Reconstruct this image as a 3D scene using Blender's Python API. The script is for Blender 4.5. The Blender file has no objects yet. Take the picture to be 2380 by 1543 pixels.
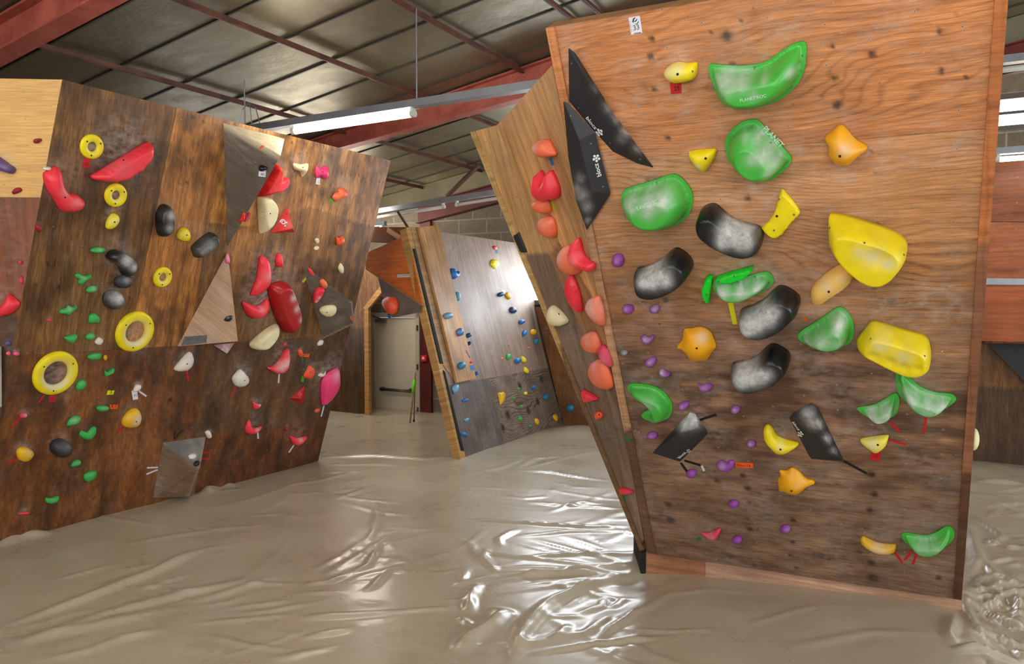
import bpy, bmesh, math, random
import numpy as np
from mathutils import Vector, Matrix
from mathutils.geometry import delaunay_2d_cdt
random.seed(7); RNG = np.random.default_rng(7)
S = bpy.context.scene; COL = S.collection
PI = math.pi
# ------------------------------------------------------------------ camera model (2380 x 1543 frame)
F, CX, CY, HY = 1832.0, 1190.0, 771.5, 693.0
PITCH = math.atan((CY - HY) / F)
CAM = np.array([0, 0, 1.68])
FW = np.array([0, math.cos(PITCH), -math.sin(PITCH)]); UP = np.array([0, math.sin(PITCH), math.cos(PITCH)]); RT = np.array([1.0, 0, 0])
def ray(x, y): return FW + (x - CX) / F * RT + (CY - y) / F * UP
def nrm(v): v = np.array(v, float); return v / np.linalg.norm(v)
def onp(x, y, P, n):
    r = ray(x, y); t = np.dot(np.array(P) - CAM, n) / np.dot(r, n); return CAM + t * r
def onz(x, y, z): return onp(x, y, (0, 0, z), np.array([0, 0, 1.0]))
def aty(x, y, Y):
    r = ray(x, y); return CAM + r * (Y / r[1])
def proj(P):
    d = P - CAM; w = d @ FW
    return CX + F * (d @ RT) / w, CY - F * (d @ UP) / w
A_ = nrm((.468, .884, 0)); B_ = nrm((.884, -.468, 0)); Z_ = np.array([0, 0, 1.0])   # the hall's long and cross axes
def ab(a, b, z): return A_ * a + B_ * b + Z_ * z
class Pl:
    def __init__(s, o, u, v):
        s.o = np.array(o, float); s.u = nrm(u); v = np.array(v, float); s.v = nrm(v - np.dot(v, s.u) * s.u); s.n = np.cross(s.u, s.v)
        if np.dot(s.n, CAM - s.o) < 0: s.u = -s.u; s.n = -s.n
    def loc(s, x, y, h=0.0):
        q = onp(x, y, s.o + s.n * h, s.n) - s.o
        return float(q @ s.u), float(q @ s.v)
    def pt(s, u, v, h=0.0): return s.o + s.u * u + s.v * v + s.n * h
    def px(s, x, y, h=0.0): return s.pt(*s.loc(x, y, h), h)
def pl3(a, b, c):
    n = nrm(np.cross(b - a, c - a))
    if np.dot(n, CAM - a) < 0: n = -n
    u = nrm(np.cross(Z_, n)); return Pl(a, u, np.cross(n, u))
# zoom frames the outlines were read in: origin and scale
FR = {0: (0, 0, 1), 1: (0, 150, 500 / 1543), 2: (400, 230, 550 / 1543), 3: (0, 600, 500 / 1169), 4: (330, 680, 550 / 1543), 5: (800, 420, 520 / 1543),
      6: (900, 780, 520 / 2380), 7: (1080, 100, 480 / 1372), 8: (1150, 560, 410 / 832), 9: (1400, 0, 520 / 1433), 10: (1860, 0, 520 / 1433),
      11: (1400, 520, 520 / 1383), 12: (1860, 480, 520 / 1294), 13: (1400, 980, 980 / 2380), 14: (700, 900, 850 / 2040), 15: (0, 1000, 1500 / 2380)}
def fx(fr, p): o = FR[fr]; return (o[0] + p[0] * o[2], o[1] + p[1] * o[2])
def P2(s): 
    q = [float(t) for t in s.replace(',', ' ').split()]; return list(zip(q[0::2], q[1::2]))
# ------------------------------------------------------------------ planes
u = -ray(-2418, 700); u[2] = 0; PM = Pl(onz(1505, 1285, .1), u, -ray(2026, 3974))
u = ray(2180, 690); u[2] = 0; PL = Pl(onz(740, 1070, 0), u, -ray(-2460, 14368))
ltl = PL.px(145, 185); lbl = PL.px(0, 975)
PK = Pl(ltl, (1, .07, 0), ltl - lbl)
mt = PM.px(1283, 150); mb = PM.px(1505, 1285)
sf1 = aty(1155, 290, 4.41); sf2 = aty(1092, 307, 4.60)
PS1 = pl3(mt, mb, sf1); sfb = PS1.px(1496, 1255); PS2 = pl3(sf1, sf2, sfb)
g0 = onz(1075, 1064, 0)
t_ = math.radians(16.5); gu = A_; gv = -B_ * math.sin(t_) + Z_ * math.cos(t_)
PG = Pl(g0, gu, gv)
gq = PG.px(1309, 992)
PP = Pl(gq, B_, Z_)
otl = PG.px(948, 546); obr = PG.px(982, 708)
PO = pl3(otl, obr, aty(852, 588, 9.07))
AG = 9.7                                   # gable wall position along the hall
PB = Pl(ab(AG, 0, 0), B_, Z_)              # gable wall face
PW = Pl(onz(848, 962, 0), B_, Z_)          # brown panel beside the door
PR = Pl(aty(2320, 797, 7.5), B_, Z_)       # far wood wall beyond the main wall's side
PR2 = Pl(onz(2320, 1075, 0), B_, Z_)
PLANES = dict(M=PM, L=PL, K=PK, S1=PS1, S2=PS2, G=PG, P=PP, O=PO, B=PB, W=PW, R=PR, R2=PR2)
SR = .168; RZ = 4.45
def roofz(b): return RZ + SR * b
# ------------------------------------------------------------------ noise
TAB = RNG.random((256, 256))
def vn(x, y, s=0):
    x = np.asarray(x) + s * 17.3; y = np.asarray(y) + s * 31.7
    i = np.floor(x).astype(int); j = np.floor(y).astype(int); fx_ = x - i; fy = y - j
    fx_ = fx_ * fx_ * (3 - 2 * fx_); fy = fy * fy * (3 - 2 * fy)
    g = lambda a, b: TAB[a % 256, b % 256]
    return (g(i, j) * (1 - fx_) + g(i + 1, j) * fx_) * (1 - fy) + (g(i, j + 1) * (1 - fx_) + g(i + 1, j + 1) * fx_) * fy
def fbm(x, y, s=0, o=4):
    t = 0; a = .5
    for k in range(o): t = t + a * vn(x * 2 ** k, y * 2 ** k, s + k * 3); a *= .5
    return t / (1 - .5 ** o)
# ------------------------------------------------------------------ colour and material helpers
def lin(c): return tuple(((x / 255) / 12.92 if x / 255 <= .04045 else ((x / 255 + .055) / 1.055) ** 2.4) for x in c)
class NT:
    def __init__(s, name):
        s.m = bpy.data.materials.new(name); s.m.use_nodes = True; s.t = s.m.node_tree; s.n = s.t.nodes
        s.b = s.n['Principled BSDF']; s.out = s.n['Material Output']
    def put(s, sock, v):
        if hasattr(v, 'is_output'): s.t.links.new(v, sock)
        elif isinstance(v, (tuple, list)): sock.default_value = tuple(v) if len(sock.default_value) == len(v) else tuple(v) + (1,)
        else: sock.default_value = v
    def add(s, ty, ins={}, **kw):
        n = s.n.new(ty)
        for k, v in kw.items(): setattr(n, k, v)
        for k, v in ins.items(): s.put(n.inputs[k], v)
        return n
    def M(s, op, a, b=0.0, c=0.0, clamp=False):
        n = s.add('ShaderNodeMath', {0: a, 1: b, 2: c}, operation=op); n.use_clamp = clamp; return n.outputs[0]
    def mix(s, f, a, b, mode='MIX'):
        n = s.add('ShaderNodeMix', data_type='RGBA', blend_type=mode); s.put(n.inputs[0], f); s.put(n.inputs[6], a); s.put(n.inputs[7], b); return n.outputs[2]
    def rng(s, v, a, b, c=0.0, d=1.0, smooth=False):
        n = s.add('ShaderNodeMapRange', {0: v, 1: a, 2: b, 3: c, 4: d}); n.clamp = True
        if smooth: n.interpolation_type = 'SMOOTHSTEP'
        return n.outputs[0]
    def attr(s, name): return s.add('ShaderNodeAttribute', attribute_name=name)
    def noise(s, vec, scale, detail=3, rough=.55, dist=0.0):
        n = s.add('ShaderNodeTexNoise', {'Scale': scale, 'Detail': detail, 'Roughness': rough, 'Distortion': dist}); s.put(n.inputs['Vector'], vec); return n.outputs[0]
    def vmul(s, vec, k): return s.add('ShaderNodeVectorMath', {0: vec, 1: k}, operation='MULTIPLY').outputs[0]
    def obj(s): return s.add('ShaderNodeTexCoord').outputs['Object']
    def sep(s, v): n = s.add('ShaderNodeSeparateXYZ', {0: v}); return n.outputs
    def bump(s, h, strength=.2, dist=.01):
        n = s.add('ShaderNodeBump', {'Strength': strength, 'Distance': dist, 'Height': h}); s.put(s.b.inputs['Normal'], n.outputs[0])
    def set(s, **k):
        for a, v in k.items(): s.put(s.b.inputs[a.replace('_', ' ')], v)
def plain(name, c, rough=.5, metal=0.0, spec=.5, var=.0, sc=8.0):
    t = NT(name); c = lin(c)
    if var: 
        f = t.noise(t.obj(), sc, 4); col = t.mix(t.rng(f, .3, .7), tuple(x * (1 - var) for x in c), tuple(min(1, x * (1 + var)) for x in c)); t.set(Base_Color=col)
    else: t.set(Base_Color=c)
    t.set(Roughness=rough, Metallic=metal, Specular_IOR_Level=spec); return t.m
def emis(name, c, k):
    t = NT(name); t.set(Base_Color=c, Emission_Color=c, Emission_Strength=k, Roughness=.4); return t.m
def ply(name, grain=(1.2, 16), K=30, line=.3, rough=.5, nuts=0.0, spec=.4, speck=.5, chalkall=.15, streak=(.62, 1.2), fine=(.8, 1.16), coat=0.0):
    t = NT(name); uv = t.attr('uvm').outputs['Vector']; pk = t.sep(t.attr('pk').outputs['Vector']); tint = t.attr('tint').outputs['Color']
    n1 = t.noise(t.vmul(uv, (grain[0], grain[1], 1)), 1.0, 7, .62)
    n2 = t.noise(uv, 2.3, 4); n4 = t.noise(t.vmul(uv, (grain[0] * 5, grain[1] * 7, 1)), 1.0, 4, .6)
    ph = t.M('ADD', t.M('MULTIPLY', pk[0], K * 2 * PI), t.M('MULTIPLY', n1, 5.0))
    ln = t.M('POWER', t.rng(t.M('SINE', ph), -1, 1), 4.0)
    ln = t.M('MULTIPLY', ln, t.rng(n2, .35, .65, .25, 1))
    val = t.M('MULTIPLY', t.M('MULTIPLY', t.rng(n1, .3, .7, streak[0], streak[1]), t.rng(n4, .3, .7, fine[0], fine[1])), t.M('SUBTRACT', 1.0, t.M('MULTIPLY', ln, line)))
    comb = t.add('ShaderNodeCombineXYZ', {0: val, 1: t.M('POWER', val, 1.12), 2: t.M('POWER', val, 1.2)}).outputs[0]
    col = t.mix(1.0, tint, comb, 'MULTIPLY')
    if speck:
        v = t.add('ShaderNodeTexVoronoi', {'Vector': uv, 'Scale': 16.0}, feature='F1')
        r = t.sep(v.outputs['Color'])
        dk = t.M('MULTIPLY', t.M('LESS_THAN', v.outputs['Distance'], t.rng(r[0], .4, 1, 0, .09)), speck)
        col = t.mix(dk, col, (.03, .018, .01))
        v2 = t.add('ShaderNodeTexVoronoi', {'Vector': uv, 'Scale': 27.0}, feature='F1'); r2 = t.sep(v2.outputs['Color'])
        wt = t.M('MULTIPLY', t.M('LESS_THAN', v2.outputs['Distance'], t.rng(r2[1], .72, 1, 0, .1)), speck * .8)
        col = t.mix(wt, col, (.62, .58, .52))
    if nuts:
        q = t.sep(uv); uu = t.M('DIVIDE', q[0], nuts); col_i = t.M('FLOOR', uu)
        vv = t.M('ADD', t.M('DIVIDE', q[1], nuts), t.M('MULTIPLY', col_i, .5))
        a = t.M('SUBTRACT', t.M('FRACT', uu), .5); b = t.M('SUBTRACT', t.M('FRACT', vv), .5)
        d = t.M('MULTIPLY', t.M('SQRT', t.M('ADD', t.M('MULTIPLY', a, a), t.M('MULTIPLY', b, b))), nuts)
        col = t.mix(t.M('LESS_THAN', d, .0042), col, (.36, .37, .38)); col = t.mix(t.M('LESS_THAN', d, .0021), col, (.03, .03, .03))
    col = t.mix(t.M('MULTIPLY', pk[1], .93, clamp=True), col, (.028, .012, .006))
    nc = t.noise(t.vmul(uv, (1, 1.6, 1)), 13.0, 6, .7); nl = t.noise(uv, 3.1, 3)
    ch = t.M('MULTIPLY', pk[2], t.rng(nc, .36, .68), clamp=True)
    ch2 = t.M('MULTIPLY', t.M('MULTIPLY', t.rng(nl, .44, .68), t.rng(nc, .4, .7)), chalkall)
    col = t.mix(t.M('MAXIMUM', ch, ch2), col, (.62, .57, .53))
    t.set(Base_Color=col, Roughness=t.rng(n2, .3, .7, rough - .08, rough + .1), Specular_IOR_Level=spec)
    if coat: t.set(Coat_Weight=coat, Coat_Roughness=.3)
    t.bump(n1, .12, .004); return t.m
# ------------------------------------------------------------------ object helpers
def tag(o, label=None, cat=None, group=None, kind=None):
    if label: o['label'] = label
    if cat: o['category'] = cat
    if group: o['group'] = group
    if kind: o['kind'] = kind
    return o
def empty(name, loc, label=None, cat=None, group=None, kind=None):
    o = bpy.data.objects.new(name, None); COL.objects.link(o); o.location = Vector(loc); o.empty_display_size = .1
    return tag(o, label, cat, group, kind)
def mk(name, V, Fc, mat, parent=None, smooth=False, org=None):
    V = np.array(V, float)
    par_o = np.array(parent.matrix_basis.translation) if parent else None
    if org is None: org = V.mean(0) if parent is None else V.mean(0)
    me = bpy.data.meshes.new(name); me.from_pydata((V - org).tolist(), [], Fc); me.update()
    if smooth: me.polygons.foreach_set('use_smooth', [True] * len(me.polygons))
    if mat: me.materials.append(mat)
    o = bpy.data.objects.new(name, me); COL.objects.link(o)
    if parent:
        o.parent = parent; base = np.zeros(3); p = parent
        while p is not None: base = base + np.array(p.location); p = p.parent
        o.location = Vector(org - base)
    else: o.location = Vector(org)
    return o
BOXF = [(0, 3, 2, 1), (4, 5, 6, 7), (0, 1, 5, 4), (1, 2, 6, 5), (2, 3, 7, 6), (3, 0, 4, 7)]
class MB:
    def __init__(s): s.V = []; s.F = []
    def box(s, p0, ex, ey, ez):
        p0, ex, ey, ez = [np.array(q, float) for q in (p0, ex, ey, ez)]; k = len(s.V)
        if np.dot(np.cross(ex, ey), ez) < 0: ex, ey = ey, ex
        s.V += [p0, p0 + ex, p0 + ex + ey, p0 + ey, p0 + ez, p0 + ex + ez, p0 + ex + ey + ez, p0 + ey + ez]
        s.F += [tuple(k + i for i in f) for f in BOXF]; return s
    def beam(s, a, b, w, h, upv=Z_):
        a, b = np.array(a, float), np.array(b, float); d = b - a; x = nrm(np.cross(d, upv)); y = nrm(np.cross(x, d))
        return s.box(a - x * w / 2 - y * h / 2, d, x * w, y * h)
    def tube(s, pts, r, n=10, cap=True):
        pts = [np.array(p, float) for p in pts]; k0 = len(s.V)
        for i, p in enumerate(pts):
            d = nrm(pts[min(i + 1, len(pts) - 1)] - pts[max(i - 1, 0)]); x = np.cross(d, Z_)
            if np.linalg.norm(x) < 1e-3: x = np.array([1.0, 0, 0])
            x = nrm(x); y = np.cross(d, x); rr = r[i] if isinstance(r, (list, tuple)) else r
            s.V += [p + rr * (math.cos(2 * PI * j / n) * x + math.sin(2 * PI * j / n) * y) for j in range(n)]
        for i in range(len(pts) - 1):
            for j in range(n):
                a = k0 + i * n + j; b = k0 + i * n + (j + 1) % n; s.F.append((a, a + n, b + n, b))
        if cap: s.F.append(tuple(k0 + j for j in range(n))); s.F.append(tuple(k0 + (len(pts) - 1) * n + j for j in reversed(range(n))))
        return s
    def prism(s, poly, off):
        k = len(s.V); n = len(poly); off = np.array(off, float); s.V += [np.array(p, float) for p in poly] + [np.array(p, float) + off for p in poly]
        s.F.append(tuple(range(k, k + n))); s.F.append(tuple(range(k + 2 * n - 1, k + n - 1, -1)))
        for i in range(n): j = (i + 1) % n; s.F.append((k + i, k + n + i, k + n + j, k + j))
        return s
    def build(s, name, mat, parent=None, smooth=False, bevel=0.0):
        o = mk(name, s.V, s.F, mat, parent, smooth)
        bm = bmesh.new(); bm.from_mesh(o.data); bmesh.ops.recalc_face_normals(bm, faces=bm.faces); bm.to_mesh(o.data); bm.free()
        if bevel: bv = o.modifiers.new('bevel', 'BEVEL'); bv.width = bevel; bv.segments = 2; bv.limit_method = 'ANGLE'
        return o
CHALK = {k: [] for k in PLANES}
def inpoly(px, py, poly):
    c = np.zeros(np.shape(px), bool); n = len(poly)
    for i in range(n):
        x1, y1 = poly[i]; x2, y2 = poly[i - 1]
        if y1 == y2: continue
        m = ((y1 > py) != (y2 > py)) & (px < (x2 - x1) * (py - y1) / (y2 - y1) + x1); c ^= m
    return c
def setattrs(me, uv, tint, gr, knot, chalk):
    n = len(me.vertices)
    a = me.attributes.new('uvm', 'FLOAT_VECTOR', 'POINT'); a.data.foreach_set('vector', np.column_stack([uv[:, 0], uv[:, 1], np.zeros(n)]).astype(np.float32).ravel())
    a = me.attributes.new('pk', 'FLOAT_VECTOR', 'POINT'); a.data.foreach_set('vector', np.column_stack([gr, knot, chalk]).astype(np.float32).ravel())
    a = me.attributes.new('tint', 'FLOAT_COLOR', 'POINT'); a.data.foreach_set('color', np.column_stack([tint, np.ones(n)]).astype(np.float32).ravel())
def panel(name, pk, c4, mat, parent=None, res=.02, thick=.018, lift=0.0, tint=(150, 100, 60), knots=(), seed=1, gdir='h', tintfn=None, chalk=True, org=None):
    """plywood sheet: a fine grid between four corners (u, v) of a wall plane, TL TR BR BL, with a real thickness"""
    pl = PLANES[pk] if isinstance(pk, str) else pk
    c = [np.array(q, float) for q in c4]
    W = max(np.linalg.norm(c[1] - c[0]), np.linalg.norm(c[2] - c[3])); H = max(np.linalg.norm(c[0] - c[3]), np.linalg.norm(c[1] - c[2]))
    nx = max(1, int(W / res)); ny = max(1, int(H / res))
    s, t = np.meshgrid(np.linspace(0, 1, nx + 1), np.linspace(0, 1, ny + 1)); s = s.ravel()[:, None]; t = t.ravel()[:, None]
    uv = (c[0] * (1 - s) + c[1] * s) * (1 - t) + (c[3] * (1 - s) + c[2] * s) * t
    X = pl.o + uv[:, :1] * pl.u + uv[:, 1:] * pl.v + lift * pl.n
    fc = []
    w = nx + 1
    for j in range(ny):
        for i in range(nx): k = j * w + i; fc.append((k, k + w, k + w + 1, k + 1))
    ring = list(range(0, w)) + [j * w + nx for j in range(1, ny + 1)] + [ny * w + i for i in range(nx - 1, -1, -1)] + [j * w for j in range(ny - 1, 0, -1)]
    n0 = len(X); rv = X[ring] - thick * pl.n; r1 = X[ring]; m = len(ring)
    V = np.vstack([X, r1, rv]); UV = np.vstack([uv, uv[ring], uv[ring]])
    for i in range(m): j = (i + 1) % m; fc.append((n0 + i, n0 + j, n0 + m + j, n0 + m + i))
    fc.append(tuple(n0 + m + i for i in reversed(range(m))))
    o = mk(name, V, fc, mat, parent, org=org)
    U, Vv = UV[:, 0], UV[:, 1]
    g = (Vv if gdir == 'h' else U).copy(); al = U if gdir == 'h' else Vv
    g = g + .5 * fbm(al * .7, g * 2.4, seed, 3) + .1 * fbm(al * 2.2, g * 6, seed + 5, 3)
    kn = np.zeros(len(UV)); 
    for (ku, kv, r) in knots:
        d2 = ((U - ku) ** 2 + (Vv - kv) ** 2)
        du, dv = (U - ku, Vv - kv) if gdir == 'h' else (Vv - kv, U - ku)
        g = g + 1.6 * r * np.exp(-(du / (6 * r)) ** 2 - (dv / (2.4 * r)) ** 2)
        kn = np.maximum(kn, np.clip(1.75 - np.sqrt(d2) / r * 1.25 + .35 * (vn(U * 60, Vv * 60, seed) - .5), 0, 1) ** 1.5)
    base = np.tile(np.array(lin(tint)), (len(UV), 1))
    if tintfn is not None: base = tintfn(base, UV, V)
    ch = np.zeros(len(UV))
    if chalk:
        for (cu, cv, r, st) in CHALK.get(pk, []) if isinstance(pk, str) else []:
            ch += st * np.exp(-((U - cu) ** 2 + (Vv - cv) ** 2) / (r * r))
    edge = np.zeros(len(UV)); edge[n0:] = 1
    base[n0:] = base[n0:] * .5 + np.array(lin((190, 155, 110))) * .5
    setattrs(o.data, UV, base, g, np.where(edge > 0, 0, kn), np.clip(ch, 0, 1)); return o
def polyboard(name, pk, pts, mat, parent=None, thick=.018, lift=0.0, tint=(150, 100, 60), res=.03, seed=3, gdir='h', tintfn=None):
    """a flat board of any outline, finely meshed, on a wall plane (pts in the frame of the photograph)"""
    pl = PLANES[pk] if isinstance(pk, str) else pk
    uvp = [pl.loc(x, y, lift) for x, y in pts]
    return polyuv(name, pl, uvp, mat, parent, thick, lift, tint, res, seed, gdir, tintfn)
def polyuv(name, pl, uvp, mat, parent=None, thick=.018, lift=0.0, tint=(150, 100, 60), res=.03, seed=3, gdir='h', tintfn=None):
    q = []
    n = len(uvp)
    for i in range(n):
        a, b = np.array(uvp[i]), np.array(uvp[(i + 1) % n]); k = max(1, int(np.linalg.norm(b - a) / res))
        q += [a + (b - a) * j / k for j in range(k)]
    q = np.array(q); lo, hi = q.min(0), q.max(0)
    gx, gy = np.meshgrid(np.arange(lo[0] + res / 2, hi[0], res), np.arange(lo[1] + res / 2, hi[1], res)); gx, gy = gx.ravel(), gy.ravel()
    ins = inpoly(gx, gy, [tuple(p) for p in q])
    dmin = np.min((gx[:, None] - q[None, :, 0]) ** 2 + (gy[:, None] - q[None, :, 1]) ** 2, 1) if len(gx) else np.array([])
    ins &= dmin > (.45 * res) ** 2
    pts = [Vector(p) for p in q] + [Vector((a, b)) for a, b in zip(gx[ins], gy[ins])]
    m = len(q)
    vv, _, tf, *_ = delaunay_2d_cdt(pts, [(i, (i + 1) % m) for i in range(m)], [], 1, 1e-6)
    UV = np.array([tuple(p) for p in vv]); fc = []
    for f in tf:
        a, b, c = UV[f[0]], UV[f[1]], UV[f[2]]
        fc.append(tuple(f) if (b[0] - a[0]) * (c[1] - a[1]) - (b[1] - a[1]) * (c[0] - a[0]) > 0 else tuple(reversed(f)))
    X = pl.o + UV[:, :1] * pl.u + UV[:, 1:] * pl.v + lift * pl.n; n0 = len(X)
    ring = pl.o + q[:, :1] * pl.u + q[:, 1:] * pl.v + lift * pl.n
    V = np.vstack([X, ring, ring - thick * pl.n]); UV2 = np.vstack([UV, q, q])
    for i in range(m): j = (i + 1) % m; fc.append((n0 + i, n0 + j, n0 + m + j, n0 + m + i))
    fc.append(tuple(n0 + m + i for i in range(m)))
    o = mk(name, V, fc, mat, parent)
    bm = bmesh.new(); bm.from_mesh(o.data); bmesh.ops.recalc_face_normals(bm, faces=bm.faces); bm.to_mesh(o.data); bm.free()
    U, Vv = UV2[:, 0], UV2[:, 1]
    g = (Vv if gdir == 'h' else U).copy(); al = U if gdir == 'h' else Vv
    g = g + .3 * fbm(al * .55, g * 2.2, seed)
    base = np.tile(np.array(lin(tint)), (len(UV2), 1))
    if tintfn is not None: base = tintfn(base, UV2, V)
    setattrs(o.data, UV2, base, g, np.zeros(len(UV2)), np.zeros(len(UV2))); return o
# ------------------------------------------------------------------ plastic materials
def plastic(name, c, rough=.42, spec=.5, ck=(.68, .67, .66), bump=.15, var=.12):
    t = NT(name); ob = t.obj(); c = lin(c); ch = t.attr('chalk').outputs['Fac']
    n = t.noise(ob, 30, 6, .7); n2 = t.noise(ob, 9, 3)
    col = t.mix(t.rng(n2, .3, .7), tuple(x * (1 - var) for x in c), tuple(min(1, x * (1 + var)) for x in c))
    f = t.M('MULTIPLY', ch, t.rng(n, .3, .62, .4, 1.0), clamp=True)
    t.set(Base_Color=t.mix(f, col, ck), Roughness=t.rng(f, 0, 1, rough, .75), Specular_IOR_Level=spec)
    t.bump(t.noise(ob, 160, 2), bump, .002); return t.m
MAT = {}
for k, c, r in [('yellow', (255, 226, 16), .4), ('lemon', (240, 222, 60), .45), ('macroyellow', (246, 218, 14), .45), ('amber', (250, 172, 18), .42), ('peach', (255, 198, 100), .45), ('green', (70, 182, 64), .32), ('neon', (12, 214, 40), .4),
                ('leaf', (54, 172, 74), .45), ('red', (255, 58, 72), .42), ('pink', (255, 66, 126), .42), ('rose', (244, 92, 132), .5), ('coral', (255, 118, 78), .45), ('orange', (250, 92, 52), .45),
                ('cream', (240, 228, 182), .5), ('white', (232, 222, 208), .5), ('crimson', (178, 24, 28), .38), ('scarlet', (224, 36, 30), .4), ('dpink', (214, 60, 90), .5), ('maroon', (150, 30, 44), .55), ('purple', (142, 66, 152), .5), ('violet', (98, 78, 138), .5),
                ('blue', (42, 118, 190), .4), ('navy', (34, 66, 118), .4), ('teal', (40, 130, 160), .4), ('sky', (110, 168, 196), .4), ('black', (20, 20, 24), .3), ('charcoal', (44, 43, 47), .5), ('grey', (92, 90, 92), .6), ('gold', (232, 178, 20), .45)]:
    MAT[k] = plastic(k + '_resin', c, r)
for k, c in [('t_red', (205, 22, 32)), ('t_white', (214, 212, 216)), ('t_black', (18, 16, 16)), ('t_yellow', (226, 222, 20)), ('t_lime', (176, 190, 20)), ('t_green', (0, 118, 74)), ('t_lgreen', (70, 160, 20)), ('t_blue', (24, 108, 170)), ('t_indigo', (52, 44, 130)), ('t_orange', (250, 92, 24)), ('paper', (232, 230, 240)), ('sand', (150, 120, 84))]:
    MAT[k] = plain(k, c, .55)
MAT['ink'] = plain('black_ink', (28, 24, 30), .6); MAT['print'] = plain('white_print', (236, 238, 242), .5); MAT['greyink'] = plain('grey_ink', (120, 112, 122), .6)
MAT['mint'] = plain('pale_print', (196, 226, 204), .5)
MAT['framewood'] = plain('frame_timber', (170, 124, 78), .6, var=.2, sc=12)
MAT['steel'] = plain('bolt_steel', (150, 150, 152), .35, .9); MAT['hole'] = plain('bolt_hole', (30, 24, 18), .7)
MAT['patch'] = plain('patch_grey', (96, 92, 92), .7, var=.3, sc=30)
# ------------------------------------------------------------------ holds
def smoothpoly(p, k=4):
    n = len(p); p = [np.array(q, float) for q in p]; o = []
    for i in range(n):
        a, b, c, d = p[i - 1], p[i], p[(i + 1) % n], p[(i + 2) % n]
        for j in range(k):
            t = j / k; o.append(.5 * (2 * b + (c - a) * t + (2 * a - 5 * b + 4 * c - d) * t * t + (3 * b - a - 3 * c + d) * t ** 3))
    return o
def ell(x, y, rx, ry, n=12): return [(x + rx * math.cos(2 * PI * i / n), y + ry * math.sin(2 * PI * i / n)) for i in range(n)]
GROUPS = {}
def plane_of(p): return PLANES[p] if isinstance(p, str) else p
def setchalk(o, ch):
    a = o.data.attributes.new('chalk', 'FLOAT', 'POINT'); a.data.foreach_set('value', np.asarray(ch, np.float32))
def bolt_at(parent, pl, uv, h, r=.0055, mat='hole', name='bolt'):
    c = pl.pt(uv[0], uv[1], h); n = 10
    ring = [c + r * (math.cos(2 * PI * i / n) * pl.u + math.sin(2 * PI * i / n) * pl.v) for i in range(n)]
    V = ring + [q + pl.n * .0025 for q in ring]; Fc = [tuple(range(n, 2 * n))] + [(i, (i + 1) % n, n + (i + 1) % n, n + i) for i in range(n)]
    return mk(name, V, Fc, MAT[mat], parent)
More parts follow.
